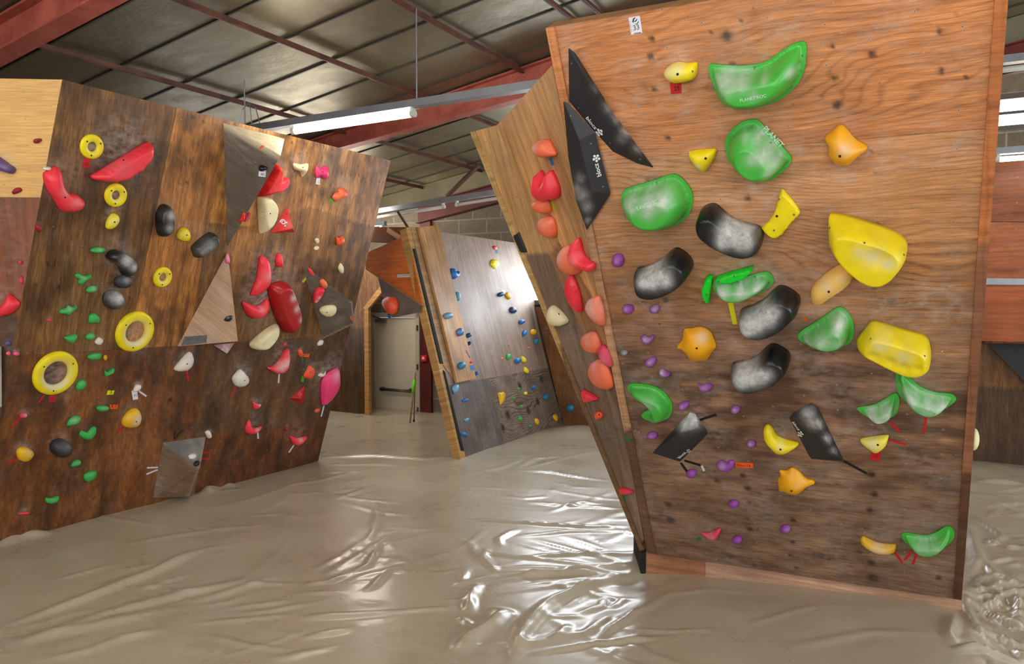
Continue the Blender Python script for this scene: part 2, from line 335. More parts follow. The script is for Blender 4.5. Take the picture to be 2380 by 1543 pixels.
def hold(label, wall, fr, pts, H, mat, prof='dome', sm=True, chalk=(), bolts=(), screws=(), group=None, name='climbing_hold', cat='climbing hold', res=30, edge=.18, shift=(0, 0), rim=0.0, dust=.5, dent=(), eps=.0012, par=.3):
    """one resin hold: an outline on its wall, swelling to H metres (solved membrane), with a rim of its own"""
    pl = plane_of(wall); pts = P2(pts) if isinstance(pts, str) else pts
    g = lambda p, h=H * par: np.array(pl.loc(*fx(fr, p), h))
    loc = [g(p) for p in pts]
    if sm: loc = smoothpoly(loc, 4)
    else:
        q = []
        for i in range(len(loc)):
            a, b = loc[i], loc[(i + 1) % len(loc)]; q += [a + (b - a) * j / 5 for j in range(5)]
        loc = q
    q = np.array(loc)
    area = .5 * np.sum(q[:, 0] * np.roll(q[:, 1], -1) - np.roll(q[:, 0], -1) * q[:, 1])
    if area < 0: q = q[::-1]
    lo, hi = q.min(0), q.max(0); d = max(hi - lo) / res; nx, ny = [int((hi[i] - lo[i]) / d) + 5 for i in (0, 1)]
    xs = lo[0] + (np.arange(nx) - 2) * d; ys = lo[1] + (np.arange(ny) - 2) * d; GX, GY = np.meshgrid(xs, ys)
    ins = inpoly(GX, GY, [tuple(t) for t in q]); phi = np.zeros_like(GX)
    for it in range(260):
        s = np.zeros_like(phi); s[1:-1, 1:-1] = (phi[:-2, 1:-1] + phi[2:, 1:-1] + phi[1:-1, :-2] + phi[1:-1, 2:]) / 4 + 1.0
        phi = np.where(ins, s, 0)
    phi /= max(phi.max(), 1e-9)
    if rim:
        dm = np.sqrt(np.min((GX.ravel()[:, None] - q[None, :, 0]) ** 2 + (GY.ravel()[:, None] - q[None, :, 1]) ** 2, 1)).reshape(GX.shape); in2 = ins & (dm > rim); phi = np.zeros_like(GX)
        for it in range(500):
            s = np.zeros_like(phi); s[1:-1, 1:-1] = (phi[:-2, 1:-1] + phi[2:, 1:-1] + phi[1:-1, :-2] + phi[1:-1, 2:]) / 4 + 1.0
            phi = np.where(in2, s, 0)
        phi /= max(phi.max(), 1e-9)
    def f(p):
        p = np.clip(p, 0, 1)
        if prof == 'dome': return np.sqrt(p)
        if prof == 'soft': return p ** .75
        if prof == 'flat': return np.minimum(1, p * 5) ** .5
        if prof == 'plateau': return np.clip(p / .45, 0, 1) ** .55
        if prof == 'flange': t = np.clip((p - .24) / .4, 0, 1); return .03 + .97 * (t * t * (3 - 2 * t)) ** .75
        if prof == 'bowl': return np.clip(p / .75, 0, 1) ** .62
        if prof == 'cone': return p
    def hgt(uv):
        x = np.clip((uv[:, 0] - xs[0]) / d, 0, nx - 1.001); y = np.clip((uv[:, 1] - ys[0]) / d, 0, ny - 1.001); i = x.astype(int); j = y.astype(int); a = x - i; b = y - j
        p = (phi[j, i] * (1 - a) + phi[j, i + 1] * a) * (1 - b) + (phi[j + 1, i] * (1 - a) + phi[j + 1, i + 1] * a) * b
        h = H * (edge + (1 - edge) * f(p))
        for (du, dv, r, dep) in dents: h = h - dep * np.exp(-((uv[:, 0] - du) ** 2 + (uv[:, 1] - dv) ** 2) / (r * r))
        return h
    px1 = pl.loc(*fx(fr, pts[0])); px2 = pl.loc(fx(fr, pts[0])[0] + FR[fr][2], fx(fr, pts[0])[1]); px3 = pl.loc(fx(fr, pts[0])[0], fx(fr, pts[0])[1] + FR[fr][2])
    mpp = .5 * (math.dist(px1, px2) + math.dist(px1, px3))
    dents = [(*pl.loc(*fx(fr, (x, y)), H * par), r * mpp, dep) for (x, y, r, dep) in dent]
    m = len(q); dmin = np.min((GX.ravel()[:, None] - q[None, :, 0]) ** 2 + (GY.ravel()[:, None] - q[None, :, 1]) ** 2, 1)
    ok = ins.ravel() & (dmin > (.5 * d) ** 2)
    P = [Vector(t) for t in q] + [Vector((a, b)) for a, b in zip(GX.ravel()[ok], GY.ravel()[ok])]
    vv, _, tf, *_ = delaunay_2d_cdt(P, [(i, (i + 1) % m) for i in range(m)], [], 1, 1e-6)
    UV = np.array([tuple(p) for p in vv]); hh = hgt(UV); fc = []
    onb = np.min((UV[:, :1] - q[None, :, 0]) ** 2 + (UV[:, 1:] - q[None, :, 1]) ** 2, 1) < 1e-10; hh[onb] = H * edge
    for t in tf:
        a, b, c = UV[t[0]], UV[t[1]], UV[t[2]]
        fc.append(tuple(t) if (b[0] - a[0]) * (c[1] - a[1]) - (b[1] - a[1]) * (c[0] - a[0]) > 0 else tuple(reversed(t)))
    n0 = len(UV); top = hgt(q)
    SH = UV + np.outer(np.clip((hh / H - edge) / (1 - edge), 0, 1), shift)
    X = pl.o + SH[:, :1] * pl.u + SH[:, 1:] * pl.v + (hh[:, None] + eps) * pl.n
    r1 = pl.o + q[:, :1] * pl.u + q[:, 1:] * pl.v + (np.full(m, H * edge)[:, None] + eps) * pl.n; r0 = pl.o + q[:, :1] * pl.u + q[:, 1:] * pl.v + eps * pl.n
    V = np.vstack([X, r1, r0]); UV2 = np.vstack([UV, q, q])
    for i in range(m): j = (i + 1) % m; fc.append((n0 + m + i, n0 + m + j, n0 + j, n0 + i))
    fc.append(tuple(n0 + m + i for i in reversed(range(m))))
    cen = pl.pt(*q.mean(0), eps)
    o = mk(name, V, fc, MAT[mat], None, True, cen); tag(o, label, cat, group)
    ch = np.zeros(len(V))
    for (x, y, r, s) in chalk:
        cu, cv = pl.loc(*fx(fr, (x, y)), H * par); ch += s * np.exp(-((UV2[:, 0] - cu) ** 2 + (UV2[:, 1] - cv) ** 2) / (.72 * r * mpp) ** 2)
    setchalk(o, np.clip(ch, 0, 1))
    for (x, y) in bolts:
        b = np.array([pl.loc(*fx(fr, (x, y)), H)]); bolt_at(o, pl, b[0], float(hgt(b)[0]) - .0005 + eps)
    for (x, y) in screws:
        b = np.array([pl.loc(*fx(fr, (x, y)), H * edge)]); bolt_at(o, pl, b[0], float(hgt(b)[0]) - .0006 + eps, .0045, 'steel', 'screw')
    if dust and isinstance(wall, str) and wall in CHALK:
        c = q.mean(0); r = max(hi - lo) * .5; CHALK[wall].append((c[0] + r * .3 * random.uniform(-1, 1), c[1] + r * .55, r * 1.05, dust * random.uniform(.4, 1.1)))
    return o, pl, hgt
def ring(label, wall, c, ro, ri, fr=3, mat='yellow', chalk=.7, k=.42, group='yellow ring holds'):
    pl = PLANES[wall]; H = (ro - ri) * k * FR[fr][2]; x, y = fx(fr, c); X = pl.px(x, y); dep = np.dot(X - CAM, FW); sc = FR[fr][2] / F * dep
    Ro, Ri = ro * sc, ri * sc; H = (Ro - Ri) * k; cu, cv = pl.loc(x, y, H * .45); rm, w = (Ro + Ri) / 2, (Ro - Ri) / 2; n, m = 56, 12; V = []; Fc = []; ch = []
    for i in range(n):
        a = 2 * PI * i / n
        for j in range(m + 1):
            th = PI * j / m; r = rm + w * math.cos(th); h = H * math.sin(th) ** .75
            V.append(pl.pt(cu + r * math.cos(a), cv + r * math.sin(a), h + .0012))
            ch.append(chalk * max(0, min(1, (.62 - (r - Ri) / (Ro - Ri)) * 2.2)) * (.35 + .65 * max(0, -math.sin(a + .35))))
    w1 = m + 1
    for i in range(n):
        for j in range(m): a = i * w1 + j; b = ((i + 1) % n) * w1 + j; Fc.append((a, b, b + 1, a + 1))
    o = mk('ring_hold', V, Fc, MAT[mat], None, True, pl.pt(cu, cv, .0012)); tag(o, label, 'climbing hold', group); setchalk(o, ch)
    for a in (.6, 2.6, 4.6): bolt_at(o, pl, (cu + rm * math.cos(a), cv + rm * math.sin(a)), H * .985, .0055)
    CHALK[wall].append((cu, cv, Ri * 1.15, .55)); CHALK[wall].append((cu + Ro * .5, cv - Ro * .8, Ro * .6, .25)); return o
def volume(label, wall, fr, vs, faces, mat, chalk=(), group=None, name='climbing_volume', cat='climbing volume', bev=.004, up=0.0):
    """a faceted volume: base corners on the wall and corners raised off it; vs = (x, y, height)"""
    pl = plane_of(wall); V = [pl.pt(*pl.loc(*fx(fr, (x, y)), h + up), h + up + .0015) for (x, y, h) in vs]
    UVc = [pl.loc(*fx(fr, (x, y)), h) for (x, y, h) in vs]
    # each facet finely split so that chalk can lie on it
    bm = bmesh.new(); bv = [bm.verts.new(v) for v in V]
    for f in faces: bm.faces.new([bv[i] for i in f])
    base = [i for i, v in enumerate(vs) if v[2] == 0]
    bmesh.ops.recalc_face_normals(bm, faces=bm.faces)
    bm.normal_update()
    k = sum(1 if f.normal.dot(Vector(pl.n)) > 0 else -1 for f in bm.faces)
    if k < 0: bmesh.ops.reverse_faces(bm, faces=bm.faces)
    bmesh.ops.bevel(bm, geom=[e for e in bm.edges if len(e.link_faces) == 2], offset=bev, segments=2, profile=.6, affect='EDGES')
    bmesh.ops.triangulate(bm, faces=bm.faces)
    for it in range(4): 
        lg = [e for e in bm.edges if e.calc_length() > .035]
        if lg: bmesh.ops.subdivide_edges(bm, edges=lg, cuts=1)
        bmesh.ops.triangulate(bm, faces=[f for f in bm.faces if len(f.verts) > 3])
    bm.verts.index_update(); W = np.array([tuple(v.co) for v in bm.verts]); Fc = [tuple(v.index for v in f.verts) for f in bm.faces]; bm.free()
    o = mk(name, W, Fc, MAT[mat] if isinstance(mat, str) else mat, None, False, pl.pt(*np.mean([UVc[i] for i in base], 0)) if base else None); tag(o, label, cat, group)
    ch = np.zeros(len(W)); px_, py_ = proj(W)
    for (x, y, r, s) in chalk:
        X, Y = fx(fr, (x, y)); ch += s * np.exp(-((px_ - X) ** 2 + (py_ - Y) ** 2) / (r * FR[fr][2]) ** 2)
    setchalk(o, np.clip(ch, 0, 1)); n = len(W)
    d = W - pl.o; uv = np.column_stack([d @ pl.u, d @ pl.v + .6 * (d @ pl.n)])
    return o, V, uv
def plyvol(label, wall, fr, vs, faces, tint, chalk=(), matk='plyvol', group='plywood volumes', regs=()):
    o, V, uv = volume(label, wall, fr, vs, faces, MAT[matk], chalk, group, bev=.003)
    n = len(o.data.vertices); ch = np.zeros(n); o.data.attributes['chalk'].data.foreach_get('value', ch2 := np.zeros(n, np.float32))
    g = uv[:, 1] + .3 * fbm(uv[:, 0] * .8, uv[:, 1] * 2.5, 4)
    m = .72 + .5 * fbm(uv[:, 0] * 9, uv[:, 1] * 9, 8)
    base = np.tile(np.array(lin(tint)), (n, 1))
    co = np.zeros(n * 3); o.data.vertices.foreach_get('co', co); W = co.reshape(-1, 3) + np.array(o.location)
    for (i, j, k, c) in regs:
        nn = nrm(np.cross(V[j] - V[i], V[k] - V[i])); base[np.abs((W - V[i]) @ nn) < .006] = lin(c)
    setattrs(o.data, uv, base * m[:, None], g, ch, ch2); return o, V
def tape(label, wall, fr, pts, mat, name='marker_tape', cat='tape', group=None, lift=.0008, thick=.0007):
    pl = plane_of(wall); pts = P2(pts) if isinstance(pts, str) else pts
    p = [pl.pt(*pl.loc(*fx(fr, q)), lift) for q in pts]
    a = .5 * sum(np.dot(np.cross(p[i] - p[0], p[(i + 1) % len(p)] - p[0]), pl.n) for i in range(len(p)))
    if a < 0: p = p[::-1]
    b = MB().prism(p, pl.n * thick); o = b.build(name, MAT[mat]); return tag(o, label, cat, group)
def strip(label, wall, fr, a, b, w, mat, **k):
    a = np.array(a, float); b = np.array(b, float); d = nrm(b - a); n = np.array([-d[1], d[0]]) * w / 2
    return tape(label, wall, fr, [tuple(a + n), tuple(b + n), tuple(b - n), tuple(a - n)], mat, **k)
def text(parent, body, wall, fr, a, b, mat, hfn=None, lift=.0025, bold=False, squash=1.0, name='lettering'):
    """lettering along the line a-b (frame points), laid on the surface of its thing"""
    pl = plane_of(wall); cu = bpy.data.curves.new('lettering', 'FONT'); cu.body = body; cu.resolution_u = 2
    if bold: cu.offset = .02
    t = bpy.data.objects.new('lettering', cu); COL.objects.link(t); dg = bpy.context.evaluated_depsgraph_get(); dg.update()
    me = bpy.data.meshes.new_from_object(t.evaluated_get(dg)); bpy.data.objects.remove(t)
    v = np.zeros(len(me.vertices) * 3); me.vertices.foreach_get('co', v); v = v.reshape(-1, 3); fc = [tuple(p.vertices) for p in me.polygons]; bpy.data.meshes.remove(me)
    h0 = 0.0
    if hfn is not None: h0 = float(hfn(np.array([pl.loc(*fx(fr, ((a[0] + b[0]) / 2, (a[1] + b[1]) / 2)), .03)]))[0])
    A = np.array(pl.loc(*fx(fr, a), h0)); Bq = np.array(pl.loc(*fx(fr, b), h0)); w = v[:, 0].max() - v[:, 0].min(); s = np.linalg.norm(Bq - A) / w; x = nrm(Bq - A); y = np.array([-x[1], x[0]])
    uv = A + np.outer((v[:, 0] - v[:, 0].min()) * s, x) + np.outer(v[:, 1] * s * squash, y)
    hh = (hfn(uv) if hfn is not None else np.zeros(len(uv))) + lift
    X = pl.o + uv[:, :1] * pl.u + uv[:, 1:] * pl.v + hh[:, None] * pl.n
    return mk(name, X, fc, MAT[mat], parent)
def discs(parent, wall, fr, cs, mat, lift=.0025, name='logo', hfn=None):
    pl = plane_of(wall); V = []; Fc = []
    for (x, y, r) in cs:
        c = pl.loc(*fx(fr, (x, y))); e = pl.loc(*fx(fr, (x + r, y))); rr = math.dist(c, e); k = len(V); n = 12
        V += [pl.pt(c[0] + rr * math.cos(2 * PI * i / n), c[1] + rr * math.sin(2 * PI * i / n), lift) for i in range(n)]; Fc.append(tuple(range(k, k + n)))
    return mk(name, V, Fc, MAT[mat], parent)
def flower(parent, wall, fr, c, r, mat='print', rot=0.0, lift=.0025):
    return discs(parent, wall, fr, [(c[0], c[1], r * .3)] + [(c[0] + r * .72 * math.cos(rot + 2 * PI * i / 5), c[1] + r * .72 * math.sin(rot + 2 * PI * i / 5), r * .34) for i in range(5)], mat, lift)
def facepl(V, i, j, k): return pl3(V[i], V[j], V[k])
# ------------------------------------------------------------------ surfaces of the hall
def foil():
    t = NT('foil_insulation'); ob = t.obj()
    n = t.noise(t.vmul(ob, (1, 1, 1)), 1.1, 5, .6); n2 = t.noise(ob, 6.0, 4, .6)
    t.set(Base_Color=t.mix(t.rng(n, .3, .7), lin((120, 112, 92)), lin((150, 142, 118))), Metallic=.75, Roughness=t.rng(n2, .3, .7, .36, .5))
    t.bump(t.M('ADD', n2, t.M('MULTIPLY', n, 3.0)), .16, .03); return t.m
def steelpaint(name, c, c2):
    t = NT(name); ob = t.obj(); n = t.noise(ob, 4.0, 6, .7)
    t.set(Base_Color=t.mix(t.rng(n, .42, .62), lin(c), lin(c2)), Roughness=.55); t.bump(n, .15, .005); return t.m
def blocks():
    t = NT('concrete_blocks'); uv = t.attr('uvm').outputs['Vector']
    b = t.add('ShaderNodeTexBrick', {'Vector': uv, 'Color1': (*lin((142, 130, 112)), 1), 'Color2': (*lin((122, 112, 98)), 1), 'Mortar': (*lin((164, 156, 142)), 1), 'Scale': 1.0, 'Mortar Size': .012, 'Mortar Smooth': .3, 'Brick Width': .46, 'Row Height': .2})
    n = t.noise(uv, 14, 6, .7); col = t.mix(.5, b.outputs['Color'], t.mix(t.rng(n, .3, .7), (.12, .11, .10), (.42, .39, .35)), 'OVERLAY')
    t.set(Base_Color=col, Roughness=.9); t.bump(t.M('ADD', b.outputs['Fac'], n), .35, .01); return t.m
def vinyl():
    t = NT('mat_vinyl'); ob = t.obj(); n = t.noise(ob, 1.3, 5, .6); n2 = t.noise(ob, 26, 5, .65); n3 = t.noise(t.vmul(ob, (1, 2.2, 1)), 5, 4, .6)
    col = t.mix(t.rng(n, .3, .7), lin((188, 174, 148)), lin((204, 191, 166))); col = t.mix(t.M('MULTIPLY', t.rng(n2, .42, .8), .2), col, lin((134, 120, 98)))
    col = t.mix(t.M('MULTIPLY', t.rng(t.noise(ob, 3.3, 6, .72), .45, .85), .3), col, lin((226, 218, 202)))
    t.set(Base_Color=col, Roughness=t.rng(n, .35, .65, .24, .36), Specular_IOR_Level=.62, Coat_Weight=.35, Coat_Roughness=.16)
    t.bump(t.M('ADD', n3, t.M('MULTIPLY', n2, .12)), .1, .02); return t.m
MAT['foil'] = foil(); MAT['rustred'] = steelpaint('red_painted_steel', (176, 92, 76), (150, 70, 56)); MAT['darkred'] = steelpaint('dark_red_steel', (104, 30, 24), (78, 26, 20)); MAT['rust'] = steelpaint('rusty_purlin', (108, 62, 44), (76, 44, 34))
MAT['blocks'] = blocks(); MAT['vinyl'] = vinyl(); MAT['concrete'] = plain('concrete', (118, 108, 96), .9, var=.3, sc=5); MAT['render'] = plain('grey_wall', (120, 112, 100), .9, var=.15, sc=3)
MAT['joint'] = plain('joint_strip', (74, 72, 66), .5, .3); MAT['galv'] = plain('galvanised', (150, 154, 160), .4, .6, var=.1); MAT['lampwhite'] = plain('lamp_enamel', (205, 205, 196), .4)
MAT['door'] = plain('door_paint', (230, 220, 198), .5, var=.03); MAT['doorframe'] = plain('door_frame_paint', (205, 194, 172), .5); MAT['darkmetal'] = plain('dark_metal', (96, 92, 86), .45, .4); MAT['foam'] = plain('black_foam', (12, 12, 13), .8)
MAT['timber'] = ply('timber', (2, 26), 26, .25, .55, speck=.3, chalkall=.05)
MAT['tubelight'] = emis('tube_light', (1, .93, .80), 46.0); MAT['filltube'] = emis('tube_light_fill', (1, .92, .80), 85.0); MAT['tubelight2'] = emis('tube_light_warm', (1, .9, .72), 40.0)  # the strongest tube serves only the added fill lamps
MAT['day'] = emis('daylight_pane', (.86, .92, 1.0), 7.0); MAT['fillday'] = emis('daylight_pane_fill', (.9, .93, 1.0), 1.6); MAT['day2'] = emis('daylight_pane_bright', (.88, .94, 1.0), 9.0)  # the weakest pane serves only the added left-wall window
MAT['fir'] = ply('fir_plywood', (2.2, 30), 34, .36, .5, nuts=.15, speck=.35, chalkall=.5, streak=(.66, 1.2), fine=(.7, 1.22)); MAT['brown'] = ply('stained_plywood', (16, 1.4), 22, .14, .46, nuts=0, speck=.9, chalkall=.07, streak=(.46, 1.4), fine=(.58, 1.36))
MAT['firdark'] = ply('worn_fir_plywood', (2.2, 18), 26, .22, .55, nuts=.15, speck=.9, chalkall=.4, streak=(.62, 1.25), fine=(.66, 1.28)); MAT['brownlow'] = ply('worn_stained_plywood', (9, 2.2), 20, .08, .5, nuts=0, speck=1.0, chalkall=.1, streak=(.52, 1.34), fine=(.62, 1.32)); MAT['sideply'] = ply('side_plywood', (18, 1.1), 16, .2, .5, speck=.6, chalkall=.25, streak=(.66, 1.22)); MAT['slab'] = ply('grey_plywood', (24, 1.3), 20, .16, .5, speck=.6, chalkall=.25, streak=(.66, 1.25), spec=.42, coat=.08)
MAT['figured'] = ply('figured_plywood', (4, 4), 34, .78, .5, speck=.3, chalkall=.1); MAT['plyvol'] = ply('volume_plywood', (2.2, 14), 20, .05, .6, speck=.7, chalkall=.3, streak=(.82, 1.14)); MAT['orangeply'] = ply('orange_plywood', (1.2, 15), 18, .18, .45, speck=.3, chalkall=.06, streak=(.7, 1.2))
# ------------------------------------------------------------------ room shell
B0, B1, A0 = -8.3, 7.0, -5.0
def wallgrid(name, o, x, n, L, rects, mat, thick=.2, topfn=None, z0=-.4, cols=None, kind='structure'):
    """a wall of blocks with real openings; topfn gives its sloping top"""
    xs = sorted(set([0, L] + [r[0] for r in rects] + [r[1] for r in rects] + (cols or []))); V, Fc, UV = [], [], []
    for i in range(len(xs) - 1):
        xa, xb = xs[i], xs[i + 1]; cut = sorted([(r[2], r[3]) for r in rects if r[0] < (xa + xb) / 2 < r[1]]); z = z0; segs = []
        for (c0, c1) in cut: segs.append((z, z, c0, c0)); z = c1
        segs.append((z, z, topfn(xa), topfn(xb)))
        for (za, zb, zc, zd) in segs:
            k = len(V); q = [(xa, za), (xb, zb), (xb, zd), (xa, zc)]
            for dn in (0, -thick):
                for (p, z_) in q: V.append(np.array(o) + np.array(x) * p + Z_ * z_ + np.array(n) * dn); UV.append((p, z_))
            Fc += [tuple(k + j for j in f) for f in [(0, 1, 2, 3), (7, 6, 5, 4), (0, 4, 5, 1), (1, 5, 6, 2), (2, 6, 7, 3), (3, 7, 4, 0)]]
    ob = mk(name, V, Fc, mat); ob['kind'] = kind
    a = ob.data.attributes.new('uvm', 'FLOAT_VECTOR', 'POINT'); a.data.foreach_set('vector', np.array([(p, z, 0) for p, z in UV], np.float32).ravel()); return ob
dl = PB.loc(866, 960)[0]; dr = PB.loc(978, 970)[0]; sg = np.sign(np.dot(PB.u, B_))
dl, dr = sorted((dl * sg, dr * sg)); DTOP = aty(925, 729, 11.6)
dz = 1.68 + (693 - 727) / F * (np.dot(PB.px(925, 727) - CAM, FW)); dz = PB.px(925, 727)[2]
wl = lambda x, y: (PB.loc(x, y)[0] * sg, PB.loc(x, y)[1])
w1a = wl(1216, 706); w1b = wl(1500, 640); w2a = wl(2292, 305); w2b = wl(2292, 222)
GW = [(w1a[0], w1a[0] + 2.3, w1a[1], 2.55), (w1a[0] + 2.6, w1a[0] + 4.4, w1a[1], 2.9), (w2a[0] - .05, w2a[0] + 1.4, w2a[1], w2b[1])]
rects = [(dl - B0, dr - B0, -.4, dz)] + [(r[0] - B0, r[1] - B0, r[2], r[3]) for r in GW]
wallgrid('wall_back', ab(AG, B0, 0), B_, -A_, B1 - B0, rects, MAT['blocks'], topfn=lambda x: roofz(B0 + x))
FILLWN = [(11.9, 13.9, .9, 2.7)]  # unseen window, added to light the door and back floor
wallgrid('wall_left', ab(A0, B0, 0), A_, B_, AG - A0, FILLWN, MAT['render'], topfn=lambda x: roofz(B0))
RW = [(2.2, 4.6, 1.0, 3.4), (5.4, 8.0, 1.0, 3.4), (8.8, 11.4, 1.0, 3.4)]
wallgrid('wall_right', ab(AG, B1, 0), -A_, -B_, AG - A0, RW, MAT['render'], topfn=lambda x: roofz(B1))
FWN = [(1.2, 3.6, .9, 2.9), (4.6, 7.0, .9, 2.9), (8.0, 10.4, .9, 2.9), (11.2, 13.4, .9, 2.9)]
wallgrid('wall_front', ab(A0, B1, 0), -B_, A_, B1 - B0, FWN, MAT['render'], topfn=lambda x: roofz(B1 - x))
WN = [0]
def window(o, x, n, r, mat='day', bars=1, hb=0):
    WN[0] += 1; o = np.array(o, float); x = np.array(x); n = np.array(n); c = o + x * r[0] + Z_ * r[2]; w = r[1] - r[0]; h = r[3] - r[2]
    W = empty('window_%d' % WN[0], c, kind='structure')
    m = MB().box(c - n * .12, x * w, Z_ * h, n * .01); m.build('pane', MAT[mat], W)
    f = MB(); t = .05
    f.box(c - n * .1, x * w, Z_ * t, n * .06).box(c - n * .1 + Z_ * (h - t), x * w, Z_ * t, n * .06).box(c - n * .1, x * t, Z_ * h, n * .06).box(c - n * .1 + x * (w - t), x * t, Z_ * h, n * .06)
    for i in range(bars): f.box(c - n * .1 + x * (w * (i + 1) / (bars + 1) - t / 2), x * t, Z_ * h, n * .05)
    for i in range(hb): f.box(c - n * .1 + Z_ * (h * (i + 1) / (hb + 1) - .02), x * w, Z_ * .03, n * .05)
    f.build('window_frame', MAT['darkmetal'], W)
for i, r in enumerate(GW): window(ab(AG, 0, 0), B_, -A_, r, 'day2', 1, 1 if i == 2 else 0)
for r in FILLWN: window(ab(A0, B0, 0), A_, B_, r, 'fillday', 1)
for r in RW: window(ab(AG, B1, 0), -A_, -B_, r, 'day2', 2)
for r in FWN: window(ab(A0, B1, 0), -B_, A_, r, 'day', 2)
# ceiling, its joint strips, purlins and rafters
bx = nrm(B_ + Z_ * SR); rn = nrm(Z_ - B_ * SR)
c = MB().box(ab(A0, B0, roofz(B0)), A_ * (AG - A0), (B_ + Z_ * SR) * (B1 - B0), Z_ * .12); ce = c.build('ceiling', MAT['foil']); ce['kind'] = 'structure'
j = MB(); a = 4.1 - 15 * .578
while a < AG:
    if a > A0: j.box(ab(a - .012, B0, roofz(B0) - .012), A_ * .016, (B_ + Z_ * SR) * (B1 - B0), Z_ * .011)
    a += .578
j.build('joint_strip', MAT['joint'], ce)
TR = [0]
def trim(mb, mat, name='trim'):
    TR[0] += 1; o = mb.build('%s_%d' % (name, TR[0]), mat); o['kind'] = 'structure'; return o
for b in (-7.6, -6.6, -5.6, -4.45, -3.45, -2.63, -2.42, -1.4, -.4, .6, 1.6, 2.6, 3.6, 4.6, 5.6, 6.5):
    m = MB(); z = roofz(b) - .014; m.box(ab(A0, b - .02, z - .045), A_ * (AG - A0), B_ * .036, Z_ * .006).box(ab(A0, b - .004, z - .05), A_ * (AG - A0), B_ * .008, Z_ * .045); trim(m, MAT['rust'])
def rafter(a, b0, b1, d0, d1, mat, w=.13, n=10, low=0.0):
    m = MB(); off = .06
    for i in range(n):
        s0, s1 = b0 + (b1 - b0) * i / n, b0 + (b1 - b0) * (i + 1) / n; e0, e1 = d0 + (d1 - d0) * i / n, d0 + (d1 - d0) * (i + 1) / n; T0, T1 = roofz(s0) - .015 - low, roofz(s1) - .015 - low
        for (wa, t0, t1, q0, q1) in ((w, T0, T1, T0 - .016, T1 - .016), (.012, T0 - .016, T1 - .016, T0 - e0 + .014, T1 - e1 + .014), (w, T0 - e0 + .014, T1 - e1 + .014, T0 - e0, T1 - e1)):
            k = len(m.V); m.V += [ab(a + sgn * wa / 2, s, z) for sgn in (-1, 1) for (s, z) in ((s0, q0), (s1, q1), (s1, t1), (s0, t0))]
            m.F += [(k, k + 1, k + 2, k + 3), (k + 7, k + 6, k + 5, k + 4), (k, k + 4, k + 5, k + 1), (k + 3, k + 2, k + 6, k + 7)]
            if i == 0: m.F.append((k, k + 3, k + 7, k + 4))
            if i == n - 1: m.F.append((k + 1, k + 5, k + 6, k + 2))
    return trim(m, mat)
rafter(6.75, -8.2, -3.2, .08, .30, MAT['rustred']); rafter(6.75, -3.2, 6.9, .30, .42, MAT['rustred'])
rafter(3.12, -8.2, 6.9, .21, .30, MAT['rustred'], .15); rafter(-.6, -8.2, 6.9, .21, .30, MAT['rustred'], .15)
rafter(AG - .1, wl(983, 970)[0], 6.9, .27, .28, MAT['darkred'], low=.28)
m = MB().box(ab(AG - .03, B0, roofz(B0) - .26), A_ * .025, (B_ + Z_ * SR) * (B1 - B0), Z_ * .255); trim(m, MAT['foil'])
c0 = wl(983, 970); c1 = wl(1003, 970)
m = MB(); m.box(ab(AG - .06, c0[0], -.4), B_ * (c1[0] - c0[0] + .03), A_ * .055, Z_ * (roofz(c0[0]) + .05)); trim(m, MAT['darkred'])
# roof bracing rods
for (p, q, r) in (((1040, 455), (1114, 382), .03), ((925, 492), (948, 528), .018)):
    P_, Q_ = aty(*p, 9.2), aty(*q, 8.6 if r > .02 else 9.5); m = MB().beam(P_, Q_, r * 1.4, r); trim(m, MAT['rust'])
# fluorescent lamps
def lamp(label, E1, E2, tubes, mat='tubelight', chain=(), group='fluorescent lamps', tr=.026):
    E1, E2 = np.array(E1, float), np.array(E2, float); d = nrm(E2 - E1); s = nrm(np.cross(d, Z_)); o = empty('fluorescent_lamp', (E1 + E2) / 2, label, 'lamp', group)
    m = MB(); m.beam(E1, E2, .06, .05).beam(E1 - Z_ * .03 + s * .0, E2 - Z_ * .03, .085, .008); m.build('trunking', MAT['galv'], o)
    for (f0, f1) in tubes:
        a, b = E1 + (E2 - E1) * f0 - Z_ * .075, E1 + (E2 - E1) * f1 - Z_ * .075
        t = MB().tube([a + d * .02, b - d * .02], tr, 14).build('tube', MAT[mat], o, True)
        for e, g in ((a, d), (b, -d)): MB().tube([e - g * .012, e + g * .022], tr * 1.12, 12).box(e - s * .018, s * .036, g * .022, Z_ * .055).build('end_cap', MAT['lampwhite'], t)
    for f in chain:
        p = E1 + (E2 - E1) * f; z1 = roofz(p @ B_); MB().tube([p + Z_ * .02, (p[0], p[1], z1 - .035)], .006, 6).build('chain', MAT['galv'], o)
    return o
e1 = aty(682, 292, 6.56); e1 = e1 + Z_ * .03; dd = B_ * 1.0 + Z_ * .012
lamp('long grey fluorescent lamp hung on chains with its white tube glowing', e1 - dd * .62, e1 + dd * 2.9, [(.62 / 3.52, (.62 + 1.2) / 3.52)], 'tubelight', (.02, .525), group=None)
wl_ = [o for o in bpy.data.objects if o.name.startswith('fluorescent_lamp')][0]; w0 = e1 - dd * .5; m = MB()
for k in (-.13, .13, .03): m.tube([w0 + Z_ * .22, w0 + B_ * k * .6 + Z_ * .17, w0 + B_ * k + Z_ * .02], .004, 6)
m.build('hanging_wire', MAT['galv'], wl_)
L1 = aty(868, 492, 9.6); L2 = aty(1150, 446, 8.9); L2 = L1 + (L2 - L1) * 1.6
lamp('unlit pale strip lamp under the roof before the block wall', L1 - (L2 - L1) * .25, L2, [(.05, .5), (.55, .98)], 'lampwhite', (), group=None, tr=.02)
